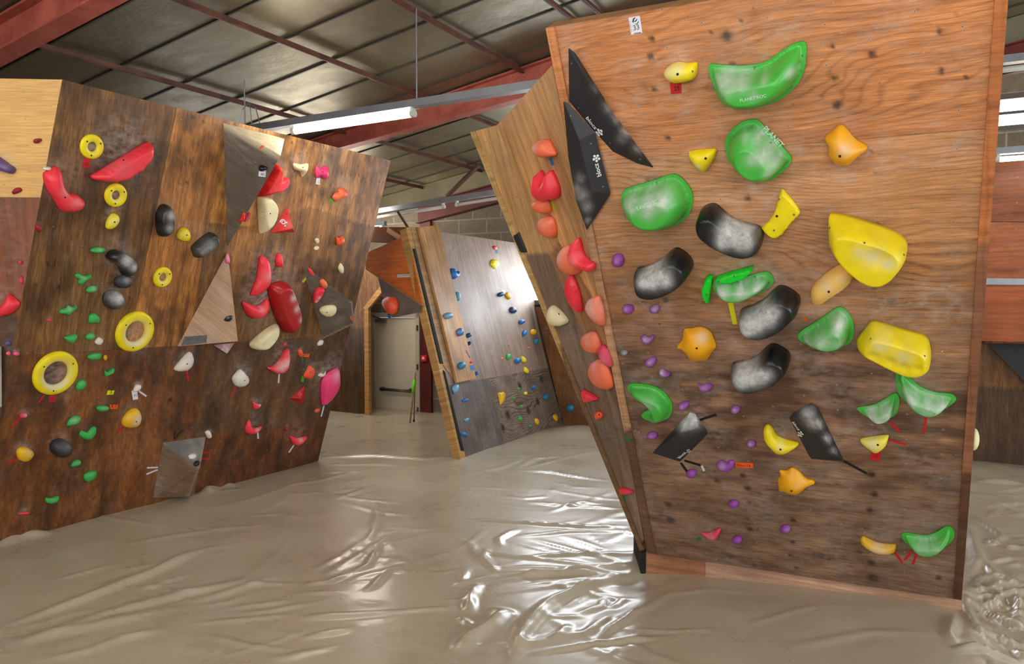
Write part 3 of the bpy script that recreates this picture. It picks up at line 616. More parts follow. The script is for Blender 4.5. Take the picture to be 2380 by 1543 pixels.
q0 = aty(2318, 372, 7.0); lamp('slim glowing strip lamp beyond the large orange wall, above dark boards', q0 + Z_ * .08 - B_ * .02, q0 + Z_ * .08 + B_ * 1.5, [(.01, .8)], 'tubelight2', (), group=None, tr=.022)
q0 = aty(2250, 148, 6.0); lamp('unlit grey strip lamp under the roof beyond the large orange wall', q0 - B_ * .3, q0 + B_ * 1.6, [(.03, .48), (.5, .97)], 'lampwhite', (), group=None, tr=.022)
for (a, b) in ((1.6, -5.0), (1.6, -3.2), (1.6, -1.0), (-1.2, -4.6), (-1.2, -2.4), (-1.2, -.2), (-1.2, 2.0), (-3.4, -3), (-3.4, .5), (4.4, 3.4), (7.6, -1.6), (7.6, 1.6)):
    z = min(3.35, roofz(b) - .25); E = ab(a, b, z); lamp('fluorescent strip lamp with a glowing tube hanging out of view in the hall', E, E + B_ * 1.5, [(.1, .9)], 'tubelight', (.1, .9), 'lamps out of view')
E = ab(7.3, -7.15, 2.82); lamp('unseen fill lamp added behind the dark brown wall over the back mats', E, E + B_ * 1.25, [(.03, .97)], 'filltube', (.1, .9), None)  # added out of sight to brighten the back mats and door
E = ab(8.7, -7.7, 2.7); lamp('unseen fill lamp added behind the dark brown wall near the backing panel', E, E + B_ * 1.15, [(.03, .97)], 'filltube', (.1, .9), None)  # second added fill lamp, hidden by the left wall
# ------------------------------------------------------------------ padded floor: one wrinkled vinyl cover
def mat_floor():
    nx, ny = 620, 520; ss = np.linspace(-1.35, 1.35, nx); yy = 1.3 * (13.2 / 1.3) ** np.linspace(0, 1, ny)
    s, Y = np.meshgrid(ss, yy); X = (s * (Y + .6)).ravel(); Y = Y.ravel(); Zz = np.zeros_like(X)
    Zz += .05 * (fbm(X * .55, Y * .55, 2, 3) - .5) + .006 * (fbm(X * 2.2 + .6 * Y, Y * 2.2 - X * .4, 7, 4) - .5)
    st = []
    def add(fr, pts, w, h): st.append(([tuple(onz(*fx(fr, p), 0)[:2]) for p in P2(pts)], w, h))
    W = .016
    for pts, w, h in [('1880 960,1550 1010,1300 1050,1050 1110', .03, .02), ('1885 930,1500 930,1150 960', .03, .018), ('1890 985,1650 1080,1400 1200,1250 1330,1180 1500', .05, .045), ('1860 1000,1600 1110,1380 1230', .025, .02),
        ('1840 770,1600 775,1250 750,900 735', .035, .022), ('1830 800,1500 800,1200 830', .03, .014), ('1800 670,1500 650,1250 625', .035, .018), ('1740 520,1520 490,1400 470,1190 455', .03, .02), ('1190 455,1300 400,1500 380', .03, .016), ('1700 350,1450 400,1250 450', .03, .014), ('1600 450,1480 530,1300 620', .015, .007),
        ('1210 785,1100 850,1115 890', .022, .022), ('1030 895,1020 960,1090 1040', .024, .026), ('930 1010,880 1115,1090 1050', .03, .022), ('435 680,440 760,375 850,385 880', .022, .018), ('430 640,390 820', .03, .016), ('440 880,370 1000,280 1040', .026, .02), ('440 880,385 980', .018, .012), ('490 1020,400 1120,350 1150', .024, .018), ('480 850,510 905', .018, .012),
        ('0 1105,150 1090,270 1040', .03, .016), ('0 1155,250 1150', .028, .012), ('0 1290,350 1275,520 1265', .04, .024), ('0 1400,350 1340', .03, .014), ('350 1275,800 1240,940 1260', .028, .015), ('990 1100,940 1180,935 1280', .034, .034), ('1040 1240,1130 1270,1060 1340,950 1400,850 1480', .05, .05), ('870 1290,940 1330', .024, .024), ('800 1190,870 1200,910 1180', .018, .016),
        ('1940 1180,1800 1300,1640 1420', .024, .022), ('1700 1140,1680 1200,1550 1270', .03, .022), ('1810 1150,1730 1220', .026, .02), ('1260 1495,1640 1435,2040 1400', .022, .02), ('1630 1110,1480 1230', .03, .018), ('1380 1240,1230 1400,1170 1540', .03, .026), ('850 840,950 880,1010 1000', .025, .014), ('120 430,400 425,700 440', .03, .014), ('110 390,400 380,700 400,860 385', .05, .03), ('100 470,330 465', .03, .012),
        ('180 620,330 570,450 530', .03, .014), ('1080 380,1250 380,1360 400', .03, .01), ('1500 1330,1400 1420', .03, .02), ('1750 1240,1560 1400', .03, .018), ('1380 690,1550 630,1700 640', .04, .014), ('700 980,740 890,715 880', .016, .008), ('640 990,700 960', .016, .008)]: add(14, pts, w * .8, h * .85)
    for pts, w, h in [('0 735,300 630,550 530,700 460,830 425', .05, .03), ('20 810,400 680,700 600,1000 540', .06, .026), ('500 600,700 530', .04, .016), ('700 640,800 610,1030 540', .045, .018), ('830 660,1080 630', .03, .012), ('0 790,250 745,700 650', .06, .02), ('870 570,1100 570', .03, .012), ('880 310,1050 305,1150 330', .03, .012), ('340 800,600 735', .05, .012), ('1050 830,1250 800', .03, .014), ('740 240,800 195,870 200', .06, .05), ('300 330,560 262,740 235', .07, .02), ('0 430,60 395,200 380', .08, .05), ('420 430,700 380,1000 340', .05, .01), ('200 560,420 500', .04, .01), ('700 720,1100 680', .03, .012), ('1150 760,1300 740', .024, .012)]: add(15, pts, w * .8, h * (.7 if h < .035 else .85))
    for pts, w, h in [('2040 1010,2200 940,2380 900', .03, .03), ('2040 1012,2380 990', .025, .022), ('2040 1020,2250 1120,2380 1180', .03, .026), ('2040 1015,2200 1180,2350 1300', .03, .022), ('2050 1000,2160 880,2240 850', .03, .026), ('2120 430,2380 530', .03, .02), ('2090 400,2250 430', .03, .014), ('2100 640,2300 700,2380 690', .035, .024), ('2080 520,2200 600', .03, .018), ('1980 1330,2100 1320,2380 1367', .03, .026), ('1990 1140,1960 1250,1990 1300', .03, .022), ('2060 560,2120 760,2060 900', .05, .03), ('2160 560,2260 640,2190 680', .03, .024), ('2180 780,2330 760', .03, .02), ('2120 330,2380 350', .05, .03), ('2040 1030,2100 1200,2250 1330', .026, .02), ('800 1170,1100 1090,1300 1060', .03, .006), ('300 980,600 950,1000 1000', .04, .008), ('1000 1300,1500 1220,1900 1240', .05, .008)]: add(13, pts, w * .75, h * (1.15 if float(pts.split()[0]) > 1950 else .7))
    rr = random.Random(4)
    for (cx, cy, a0, a1, n) in ((1490, 1312, 150, 215, 22), (1490, 1312, 215, 250, 6), (2238, 1415, -50, 40, 22)):
        for i in range(n):
            a = math.radians(rr.uniform(a0, a1)); r0 = rr.uniform(25, 120); r1 = r0 + rr.uniform(90, 330); k = .35
            p = [(cx + r * math.cos(a + .12 * math.sin(r * .01 + i)), cy + k * r * math.sin(a) + 10) for r in (r0, (r0 + r1) / 2, r1)]
            st.append(([tuple(onz(*q, 0)[:2]) for q in p], rr.uniform(.012, .026), rr.uniform(.004, .012)))
    for i in range(90):
        x, y = rr.uniform(0, 1500), rr.uniform(1080, 1540); a = rr.gauss(-.12, .25); l = rr.uniform(60, 260)
        st.append(([tuple(onz(x + l * t * math.cos(a), y + l * t * math.sin(a) + 6 * math.sin(3 * t), 0)[:2]) for t in (0, .5, 1)], rr.uniform(.015, .04), rr.uniform(.003, .009)))
    for i in range(80):
        x, y = rr.uniform(2245, 2440), rr.uniform(1130, 1540); a = rr.gauss(.3, .5); l = rr.uniform(40, 160)
        st.append(([tuple(onz(x + l * t * math.cos(a), y + l * t * math.sin(a), 0)[:2]) for t in (0, .5, 1)], rr.uniform(.014, .035), rr.uniform(.008, .02)))
    for (pts, w, h) in st:
        p = np.array(pts); lo = p.min(0) - 3 * w; hi = p.max(0) + 3 * w; idx = np.where((X > lo[0]) & (X < hi[0]) & (Y > lo[1]) & (Y < hi[1]))[0]
        if not len(idx): continue
        x, y = X[idx], Y[idx]; best = np.full(len(idx), 1e9); bt = np.zeros(len(idx)); L = np.r_[0, np.cumsum(np.linalg.norm(np.diff(p, axis=0), axis=1))]; wob = .25 * w * (vn(x * 9, y * 9, 3) - .5)
        for i in range(len(p) - 1):
            d = p[i + 1] - p[i]; l2 = d @ d + 1e-9; t = np.clip(((x - p[i][0]) * d[0] + (y - p[i][1]) * d[1]) / l2, 0, 1)
            q = np.hypot(x - p[i][0] - t * d[0], y - p[i][1] - t * d[1]); m = q < best; best = np.where(m, q, best); bt = np.where(m, (L[i] + t * (L[i + 1] - L[i])) / L[-1], bt)
        tp = np.clip(np.minimum(bt, 1 - bt) / .3, 0, 1) ** .8
        r = (best + wob) / w; Zz[idx] += h * tp * (np.exp(-r * r) * 1.15 - .22 * np.exp(-(r / 2.2) ** 2))
    # pulled down at the main wall's corners, sunk a little towards the door
    for (q, r, dz_) in ((onz(1470, 1335, 0), .22, -.05), (onz(2250, 1430, 0), .16, -.03), (onz(1400, 1390, 0), .2, -.02)):
        Zz += dz_ * np.exp(-((X - q[0]) ** 2 + (Y - q[1]) ** 2) / r ** 2)
    q = onz(1350, 1003, 0); Zz += .09 * np.exp(-((X - q[0]) ** 2 + (Y - q[1]) ** 2) / .16)
    pa_, pb_ = onz(1497, 1300, .05)[:2], onz(2234, 1402, .05)[:2]; dv = pb_ - pa_; ln = np.linalg.norm(dv); dv = dv / ln; s_ = ((X - pa_[0]) * dv[0] + (Y - pa_[1]) * dv[1]) / ln; d_ = (X - pa_[0]) * dv[1] - (Y - pa_[1]) * dv[0]
    Zz += (-.02 + .085 * np.clip(s_, 0, 1)) * np.exp(-(d_ / .8) ** 2) * np.exp(-(np.maximum(0, np.abs(s_ - .5) - .5) / .06) ** 2)
    V = np.column_stack([X, Y, Zz - .004]); fc = []
    for j_ in range(ny - 1):
        b = j_ * nx; fc += [(b + i, b + i + 1, b + nx + i + 1, b + nx + i) for i in range(nx - 1)]
    o = mk('floor', V, fc, MAT['vinyl'], None, True); o['kind'] = 'structure'; return o
mat_floor()
m = MB().box(ab(A0, B0, -.55), A_ * (AG - A0), B_ * (B1 - B0), Z_ * .15); o = m.build('floor_slab', MAT['concrete']); o['kind'] = 'structure'
m = MB().box((-4, -4.6, -.3), (8, 0, 0), (0, 6.2, 0), (0, 0, .28)); o = m.build('floor_padding', MAT['vinyl']); o['kind'] = 'structure'
# door, its frame, push bar, closer and hinges
D = empty('door_1', ab(AG, dl, 0), kind='structure')
dw = dr - dl; fb = .07; nA = -A_
f = MB().box(ab(AG + .02, dl, -.4), B_ * fb, Z_ * (dz + .4), nA * .05).box(ab(AG + .02, dr - fb, -.4), B_ * fb, Z_ * (dz + .4), nA * .05).box(ab(AG + .02, dl, dz - fb), B_ * dw, Z_ * fb, nA * .05); f.build('door_frame', MAT['doorframe'], D)
lf = MB().box(ab(AG + .04, dl + fb + .006, -.4), B_ * (dw - 2 * fb - .012), Z_ * (dz + .4 - fb - .006), nA * .045).build('door_leaf', MAT['door'], D)
pb = wl(890, 903)[1]; x0 = wl(890, 903)[0]; x1 = wl(960, 905)[0]
MB().tube([ab(AG - .07, x0, pb), ab(AG - .07, x1, pb - .005)], .022, 10).box(ab(AG - .06, x0, pb - .03), B_ * .04, Z_ * .06, A_ * .06).box(ab(AG - .06, x1 - .04, pb - .03), B_ * .04, Z_ * .06, A_ * .06).build('push_bar', MAT['darkmetal'], D, True)
MB().box(ab(AG - .055, dl + .1, dz - .15), B_ * .19, Z_ * .05, A_ * .05).build('door_closer', MAT['galv'], D); MB().beam(ab(AG - .05, dl + .05, dz - .045), ab(AG - .07, dl + .24, dz - .1), .02, .012).build('closer_arm', MAT['darkmetal'], D)
for z in (-.02, .62, 1.2): MB().tube([ab(AG - .04, dr - .03, z), ab(AG - .04, dr - .03, z + .08)], .014, 8).build('hinge', MAT['darkmetal'], D)
MB().box(ab(AG - .01, dl - .16, -.4), B_ * .11, Z_ * (dz + .42), A_ * .05)
x = wl(858, 960)[0]; o = MB().box(ab(AG - .04, x - .06, -.4), B_ * (dl - x + .05), Z_ * (dz + .42), A_ * .035).build('trim_90', MAT['concrete']); o['kind'] = 'structure'
# red call point on the column, broom by the door
a0 = wl(989, 831); CP = empty('call_point', ab(AG - .065, a0[0] + .02, a0[1]), 'small red square call point on the dark red column by the door', 'fire alarm')
MB().box(ab(AG - .11, a0[0] - .01, a0[1] - .045), B_ * .09, Z_ * .09, A_ * .045).build('case', MAT['scarlet'] if 0 else plain('callpoint_red', (235, 40, 30), .35), CP, bevel=.006); MB().box(ab(AG - .115, a0[0] + .018, a0[1] - .018), B_ * .036, Z_ * .036, A_ * .004).build('call_plate', MAT['paper'], CP)
bt = aty(964, 880, 10.75); bb = aty(953, 966, 10.5); bb[2] = .01; BR = empty('broom', bb, 'broom with a bright green grip leaning by the door edge', 'broom')
d_ = bt - bb; MB().tube([bb, bb + d_ * 1.15], .012, 8).build('handle', MAT['sand'], BR, True); MB().tube([bb + d_ * .68, bb + d_ * .97], .026, 10).build('grip', plain('lime_grip', (112, 214, 20), .45), BR, True)
b2 = aty(962, 962, 10.6); b2[2] = .01; P_ = empty('pole', b2, 'thin dark metal pole standing between the broom and the door frame', 'pole'); MB().tube([b2, aty(965, 872, 10.95)], .009, 8).build('shaft', MAT['darkmetal'], P_, True); MB().tube([b2, b2 + Z_ * .03], .014, 8).build('foot_cap', MAT['foam'], P_, True)
# ------------------------------------------------------------------ holds of the large wall
def part_tape(o, wall, fr, q, mat, nm):
    t = tape('x', wall, fr, q, mat, nm, 'x', lift=.0018); del t['label'], t['category']; t.parent = o; t.location = t.location - o.location; return t
h = hold
GM = 'green macro holds'; 
def greenmacro(label, fr, pts, H, chalk, words=None, screws=(), **k):
    chalk = [(a, b, c * .8, d * 1.05) for a, b, c, d in chalk]
    o, pl, f = h(label, 'M', fr, pts, H, k.pop('mat', 'green'), k.pop('prof', 'bowl'), chalk=chalk, screws=screws, group=GM, res=k.pop('res', 60), edge=k.pop('edge', .07), rim=k.pop('rim', .02), **k)
    for (s, a, b) in (words or []): text(o, s, 'M', fr, a, b, 'mint', f, .003, True)
    return o
greenmacro('big green boat-shaped hold near the top of the large wall', 9, '668 450,685 425,740 430,850 437,960 430,1050 405,1130 350,1210 300,1265 282,1298 295,1300 350,1285 470,1240 560,1160 635,1050 690,930 715,810 710,750 670,710 590,680 510', .16,
    [(800, 500, 110, .8), (920, 490, 90, .6), (1000, 555, 60, .35), (1215, 440, 55, .6), (1060, 470, 50, .4)], [("PLANET'ROC", (888, 645), (1055, 612))], [(975, 432), (706, 566), (848, 694), (1036, 672), (1220, 553), (1278, 355)])
greenmacro('green rounded D-shaped hold below the big green boat-shaped one', 9, '777 960,785 900,830 840,900 795,960 785,1000 800,1090 895,1160 975,1202 1030,1195 1070,1150 1120,1080 1170,1000 1190,930 1170,850 1110,800 1050', .16,
    [(1010, 860, 60, .7), (1060, 950, 80, .75), (980, 960, 70, .5), (1120, 1010, 60, .7), (930, 850, 50, .4), (1085, 1060, 50, .6)], [("PLANET", (990, 905), (1110, 1030))], [(790, 968), (965, 798), (1083, 903), (1187, 1035), (853, 1100), (992, 1180), (852, 856)])
greenmacro('green D-shaped hold beside the tip of the black panels', 9, '105 1290,120 1245,180 1215,300 1180,400 1145,450 1138,500 1165,550 1230,568 1300,550 1380,500 1440,420 1480,330 1492,240 1475,160 1420,120 1360', .16,
    [(220, 1270, 70, .8), (330, 1245, 80, .85), (420, 1235, 80, .9), (330, 1310, 70, .45), (160, 1290, 50, .5)], [("PLANET'ROC", (214, 1350), (345, 1305))], [(130, 1285), (350, 1170), (545, 1265), (145, 1385), (350, 1480), (520, 1400)])
greenmacro('chalky green half moon beside the long yellow brick hold', 0, '1852 790,1860 777,1890 758,1920 738,1945 722,1960 724,1978 745,1984 775,1978 800,1955 812,1900 812,1865 803', .12, [(1950, 745, 26, .9), (1915, 775, 28, .8), (1880, 788, 20, .7), (1955, 780, 20, .5)])
greenmacro('larger chalky green crescent at the lower end of the large wall', 12, '550 1020,555 975,580 962,605 968,640 1010,700 1060,780 1090,870 1100,902 1125,890 1150,830 1190,760 1208,690 1195,620 1155,570 1100', .1, [(650, 1080, 60, .9), (740, 1120, 70, .8), (820, 1135, 50, .8), (600, 1050, 40, .5)])
greenmacro('smaller chalky green crescent just under the larger one', 12, '328 1185,345 1172,420 1160,490 1125,530 1098,560 1095,572 1130,565 1190,540 1225,480 1248,430 1248,370 1220', .08, [(420, 1195, 55, .9), (500, 1170, 60, .9), (470, 1220, 50, .6)])
greenmacro('green comma-shaped hold near the lower pivot edge of the large wall', 11, '150 1030,165 1005,210 1002,280 1010,340 1030,390 1070,425 1130,420 1190,385 1225,330 1237,270 1228,238 1205,250 1180,280 1160,280 1130,255 1105,200 1085,165 1060', .09, [(300, 1075, 60, .35), (350, 1200, 40, .35)], mat='green')
greenmacro('green smile-shaped hold lowest at the bottom corner of the large wall', 13, '1687 655,1710 640,1760 648,1830 655,1890 635,1935 608,1965 607,1985 630,1985 670,1950 710,1890 740,1820 747,1760 730,1710 695', .08, [(1800, 680, 60, .4), (1880, 680, 60, .4)])
greenmacro('pale chalky green oblong framed by two neon green strips', 11, '678 400,690 355,730 345,860 345,950 320,1020 313,1050 345,1050 385,1000 430,930 465,850 485,760 478,700 450', .1, [(760, 390, 60, .9), (870, 385, 70, 1), (970, 370, 60, .9), (720, 400, 40, .8)], None, [(730, 455), (858, 474), (943, 326), (1030, 352)])
GB = 'black rounded holds'
def blackmacro(label, pts, ch, fr=11, H=.14): h(label, 'M', fr, pts, H, 'black', 'plateau', chalk=[(a, b, c * 1.15, d * 1.7) for a, b, c, d in ch], group=GB, res=40, edge=.25)
blackmacro('black chalked kidney hold beside the yellow flat plate', '1619 520,1626 495,1640 483,1660 481,1680 497,1705 516,1735 525,1762 533,1772 548,1770 570,1760 584,1735 587,1705 580,1675 567,1648 552,1628 537', [(1700, 522, 24, .9), (1735, 540, 22, .9), (1690, 545, 16, .5)], 0)
blackmacro('black kidney hold above the purple round footholds', '202 300,240 285,300 265,360 235,410 190,445 170,480 180,530 220,553 270,540 310,500 355,430 400,350 425,270 430,225 405,208 355', [(330, 290, 60, .9), (400, 260, 60, .6), (430, 300, 40, .35), (270, 310, 40, .4)])
blackmacro('black kidney hold right under the neon green strips', '845 575,860 545,930 520,1000 480,1050 430,1090 405,1140 415,1200 455,1220 500,1200 550,1140 605,1060 650,970 673,900 665,860 630', [(940, 570, 60, .95), (1020, 520, 60, .95), (1070, 480, 45, .7), (890, 590, 40, .7)])
blackmacro('black kidney hold beside the amber six-pointed knob', '795 890,830 875,900 860,960 830,1010 785,1045 765,1090 778,1145 815,1157 860,1135 905,1080 945,1000 980,920 1000,850 990,810 950', [(880, 900, 55, .9), (960, 880, 60, .8), (1030, 860, 45, .5)])
# black plywood-like volumes with white marks
o, V = volume('upper long black blade-shaped panel at the corner of the large wall', 'M', 7, [(690, 30, 0), (735, 65, 0), (1000, 480, 0), (1258, 828, 0), (1150, 800, 0), (985, 720, 0), (840, 560, 0), (695, 385, 0), (800, 215, .05), (1120, 700, .05)], [(0, 1, 8), (1, 2, 9, 8), (2, 3, 9), (3, 4, 9), (4, 5, 9), (5, 6, 8, 9), (6, 7, 8), (7, 0, 8)], 'charcoal', [(960, 425, 36, .5), (1010, 500, 30, .6), (1075, 585, 34, .8), (1150, 700, 30, .5), (870, 300, 26, .25), (1040, 640, 30, .2)], 'black blade panels')[:2]
fp = pl3(V[5], V[6], V[9]); text(o, 'blocz', fp, 7, (805, 497), (868, 575), 'print', None, .0025, True); flower(o, fp, 7, (896, 592), 24, rot=.6)
for q in ((712, 133), (968, 662), (1168, 770), (758, 428)): bolt_at(o, fp, fp.loc(*fx(7, q)), .001, .004, 'steel', 'screw')
o, V = volume('lower black blade-shaped panel below its twin at the corner', 'M', 7, [(656, 386, 0), (680, 392, 0), (868, 595, 0), (970, 1000, 0), (812, 1243, 0), (740, 1045, 0), (690, 760, 0), (760, 640, .04), (845, 985, .045)], [(0, 1, 7), (1, 2, 7), (2, 3, 8, 7), (3, 4, 8), (4, 5, 8), (5, 6, 7, 8), (6, 0, 7)], 'charcoal', up=.0135, chalk=[(780, 1010, 40, .5), (770, 900, 26, .4), (815, 1090, 30, .5), (820, 1180, 20, .4), (740, 960, 26, .4)], group='black blade panels')[:2]
fp = pl3(V[2], V[3], V[7]); text(o, 'blocz', fp, 7, (908, 880), (884, 795), 'print', None, .003, True); flower(o, fp, 7, (874, 764), 25, rot=.2)
for q in ((703, 483), (838, 668), (918, 953)): bolt_at(o, fp, fp.loc(*fx(7, q)), .001, .004, 'steel', 'screw')
o, V = volume('black wedge volume beside the green comma hold, two tapes under it', 'M', 11, [(310, 1415, 0), (541, 1163, 0), (575, 1172, 0), (652, 1288, 0), (640, 1312, 0), (480, 1470, 0), (478, 1290, .07), (600, 1262, .07)], [(0, 1, 6), (1, 2, 7, 6), (2, 3, 7), (3, 4, 7), (4, 5, 6, 7), (5, 0, 6)], 'charcoal', [(540, 1200, 60, .95), (500, 1245, 40, .6), (590, 1220, 40, .5)], 'black wedge volumes')[:2]
fp = pl3(V[4], V[5], V[6]); text(o, 'blocz', fp, 11, (478, 1448), (520, 1412), 'print', None, .003, True); flower(o, fp, 11, (532, 1402), 13)
o, V = volume('black wedge volume between the yellow boomerang and the pale yellow triangle', 'M', 0, [(1834, 970, 0), (1846, 957, 0), (1886, 935, 0), (1902, 946, 0), (1962, 1072, 0), (1886, 1066, 0), (1880, 1058, 0), (1893, 970, .07), (1935, 1050, .05)], [(0, 1, 7), (1, 2, 7), (2, 3, 7), (3, 4, 8, 7), (4, 5, 8), (5, 6, 8), (6, 0, 7, 8)], 'charcoal', [(1878, 962, 15, 1), (1903, 985, 9, .9), (1890, 985, 12, .9), (1922, 1020, 8, .9), (1938, 1048, 7, .7)], 'black wedge volumes')[:2]
fp = pl3(V[0], V[6], V[7]); text(o, 'blocz', fp, 0, (1841, 980), (1856, 1000), 'print', None, .003, True); flower(o, fp, 0, (1861, 1008), 6.5)
YM = 'yellow holds of the large wall'
def ym(label, fr, pts, H, mat='amber', prof='dome', **k): h(label, 'M', fr, pts, H, mat, prof, group=YM, res=k.pop('res', 32), **k)
ym('pale yellow potato-shaped hold above the red 25 tag', 9, '392 470,420 430,480 400,545 408,600 405,606 450,590 500,540 520,490 530,430 518', .07, 'macroyellow', chalk=[(440, 450, 60, .6), (500, 430, 50, .5)], bolts=[(482, 475)], screws=[(590, 440)])
ym('small yellow triangle beside the green rounded D-shaped hold', 9, '552 990,570 970,650 960,720 958,725 985,690 1060,650 1100,620 1085,580 1040', .06, 'macroyellow', bolts=[(660, 1017)], chalk=[(620, 1050, 30, .5)])
ym('yellow flat plate standing beside the black chalked kidney', 9, '1145 1218,1180 1240,1265 1355,1220 1410,1115 1523,1025 1470,1030 1450,1080 1400,1110 1340', .03, 'macroyellow', 'flat', bolts=[(1118, 1383)], screws=[(1137, 1262), (1232, 1358), (1105, 1458)])
ym('amber three-horned knob high on the large wall', 10, '155 890,200 850,240 812,275 812,310 850,360 905,425 945,415 975,370 1005,320 1055,280 1065,225 1050,185 1000,178 940', .09, 'amber', 'soft', chalk=[(290, 930, 60, .5)], bolts=[(254, 1000)])
ym('largest yellow boulder-like hold near the edge board', 12, '160 100,165 68,190 60,300 85,400 115,500 150,580 190,618 240,610 290,560 360,500 410,440 425,370 400,280 335,200 250,165 180', .17, 'macroyellow', 'plateau', chalk=[(430, 220, 70, .55), (520, 260, 50, .5), (350, 190, 50, .35)], screws=[(180, 80), (382, 124), (600, 222)], res=44, dent=[(460, 230, 60, .015)])
ym('peach sausage-shaped hold below the largest yellow boulder', 12, '60 510,75 465,130 410,200 360,260 340,300 365,305 410,270 455,190 510,130 555,90 567,65 545', .09, 'peach', chalk=[(150, 430, 50, .4), (250, 390, 40, .2)], bolts=[(165, 492)])
ym('long yellow brick-shaped hold with a rippled face', 12, '325 790,370 730,410 685,470 692,560 720,640 745,710 765,745 800,757 880,745 925,700 942,620 938,540 905,440 855,350 820', .14, 'macroyellow', 'plateau', chalk=[(470, 740, 60, .45), (600, 800, 60, .4)], screws=[(414, 700), (718, 790)], res=44, dent=[(430, 800, 25, .012), (520, 830, 25, .012), (600, 860, 25, .012), (680, 870, 22, .01)])
ym('amber six-pointed knob among the purple footholds', 11, '460 772,490 725,505 660,550 655,590 645,635 655,670 680,685 715,700 765,675 800,640 850,600 850,555 858,530 830,500 790', .08, 'amber', 'cone', chalk=[(620, 690, 40, .55)], bolts=[(583, 770)])
ym('yellow boomerang-shaped hold between the two black wedges', 13, '907 65,915 35,935 25,960 45,985 85,1040 110,1105 128,1090 145,1030 172,985 172,950 140,920 105', .07, 'macroyellow', bolts=[(1005, 158)], chalk=[(1010, 115, 30, .35)])
ym('amber spiky hold low on the large wall', 13, '990 335,1003 310,1000 280,1035 283,1070 267,1105 285,1150 330,1190 340,1193 358,1150 375,1110 410,1070 417,1040 398,1000 398,993 365', .07, 'amber', 'cone', bolts=[(1067, 390)], chalk=[(1110, 335, 25, .25)])
ym('pale yellow triangle above the red paper tag low on the wall', 12, '345 1355,400 1338,500 1327,508 1345,490 1385,440 1423,400 1400', .05, 'lemon', chalk=[(420, 1360, 50, .6)], bolts=[(448, 1380)])
ym('yellow chalky smile near the bottom edge of the large wall', 13, '1455 670,1470 653,1500 665,1560 690,1620 697,1657 700,1650 730,1600 740,1540 730,1480 700', .05, 'gold', chalk=[(1560, 705, 50, .6)])
for lb, q in (('upright neon green strip at the end of the pale green oblong', '620 395,635 340,650 325,683 318,662 490,645 470,622 430'), ('slanting neon green strip above the pale green oblong', '700 335,760 310,850 285,932 263,925 290,880 325,800 350,720 353')): h(lb, 'M', 11, q, .05, 'neon', 'flat', sm=False, group='neon strips', dust=0, screws=[(655, 412)] if 'upright' in lb else [(825, 298), (728, 330)])
PU = 'purple footholds of the large wall'
for lb, fr, q, ch in (
    ('purple round swirl, topmost of the purple footholds', 11, ell(96, 227, 38, 40), [(96, 225, 20, .35)]), ('purple round foothold beside the corner trim below the swirl', 11, ell(158, 530, 36, 28), [(150, 520, 20, .3)]),
    ('chalky purple oval foothold level with another purple round one', 11, ell(323, 527, 32, 25), [(330, 515, 25, .6)]), ('purple bean foothold above the small dark foothold', 11, '238 700,260 690,280 705,315 690,315 715,285 740,250 730', [(275, 705, 25, .5)]),
    ('purple bean foothold below the small dark foothold', 11, '260 860,275 840,325 825,333 850,310 880,275 883', [(300, 845, 25, .4)]), ('purple bean foothold above the green comma hold', 11, '350 905,370 897,390 915,418 925,410 943,380 943,355 925', [(370, 910, 25, .6)]),
    ('purple wing-like foothold below the amber six-pointed knob', 11, '590 990,620 1000,645 990,682 1000,665 1025,630 1035,600 1015', [(630, 1000, 30, .3)]), ('purple foothold above the tip of the black wedge volume', 11, '465 1130,485 1110,525 1102,535 1118,510 1145,480 1148', [(495, 1120, 20, .3)]),
    ('small purple foothold between the two black wedge volumes', 11, ell(822, 1148, 30, 21), [(820, 1140, 20, .4)]), ('flat purple foothold under the green comma hold', 11, ell(308, 1308, 35, 17), [(305, 1300, 20, .2)]), ('flat purple foothold beside the yellow boomerang', 11, ell(922, 1358, 30, 17), [(915, 1350, 20, .4)]),
    ('largest purple bean-shaped foothold beside the orange paper tag', 11, '707 1500,715 1475,740 1465,765 1480,790 1463,815 1475,810 1505,780 1530,740 1525', [(740, 1490, 25, .4)]), ('purple oval foothold touched by the black tape below the wedge', 13, ell(503, 292, 28, 20), []),
    ('purple foothold alone in the pale low part of the wall', 13, ell(740, 462, 29, 19), []), ('purple foothold at the lowest middle part of the wall', 13, ell(1033, 605, 29, 20), [(1045, 600, 15, .2)]), ('lowest purple foothold near the pink shard', 13, ell(760, 667, 29, 18), [])):
    h(lb, 'M', fr, q, .035, 'purple', 'dome', chalk=ch, group=PU, res=18, dust=.25)
h('small dark grey foothold among the purple ones', 'M', 11, '103 795,115 778,150 785,158 800,140 815,112 812', .02, 'grey', chalk=[(140, 795, 20, .5)], res=14, dust=.6)
h('pink shard at the foot of the large wall', 'M', 13, '555 625,600 632,660 605,663 630,635 662,590 648', .04, 'dpink', chalk=[(620, 635, 25, .3)], res=18, group='pink shards')
e0 = PM.px(2268, 1035, -.05); o_, _, _ = h('pale round hold bulging from the outer side of the large wall', Pl(e0 + PM.u * .005, nrm(-PM.n), PM.v), 0, [(2262, 1000), (2268, 1000)], .09, 'cream') if 0 else (None, 0, 0)
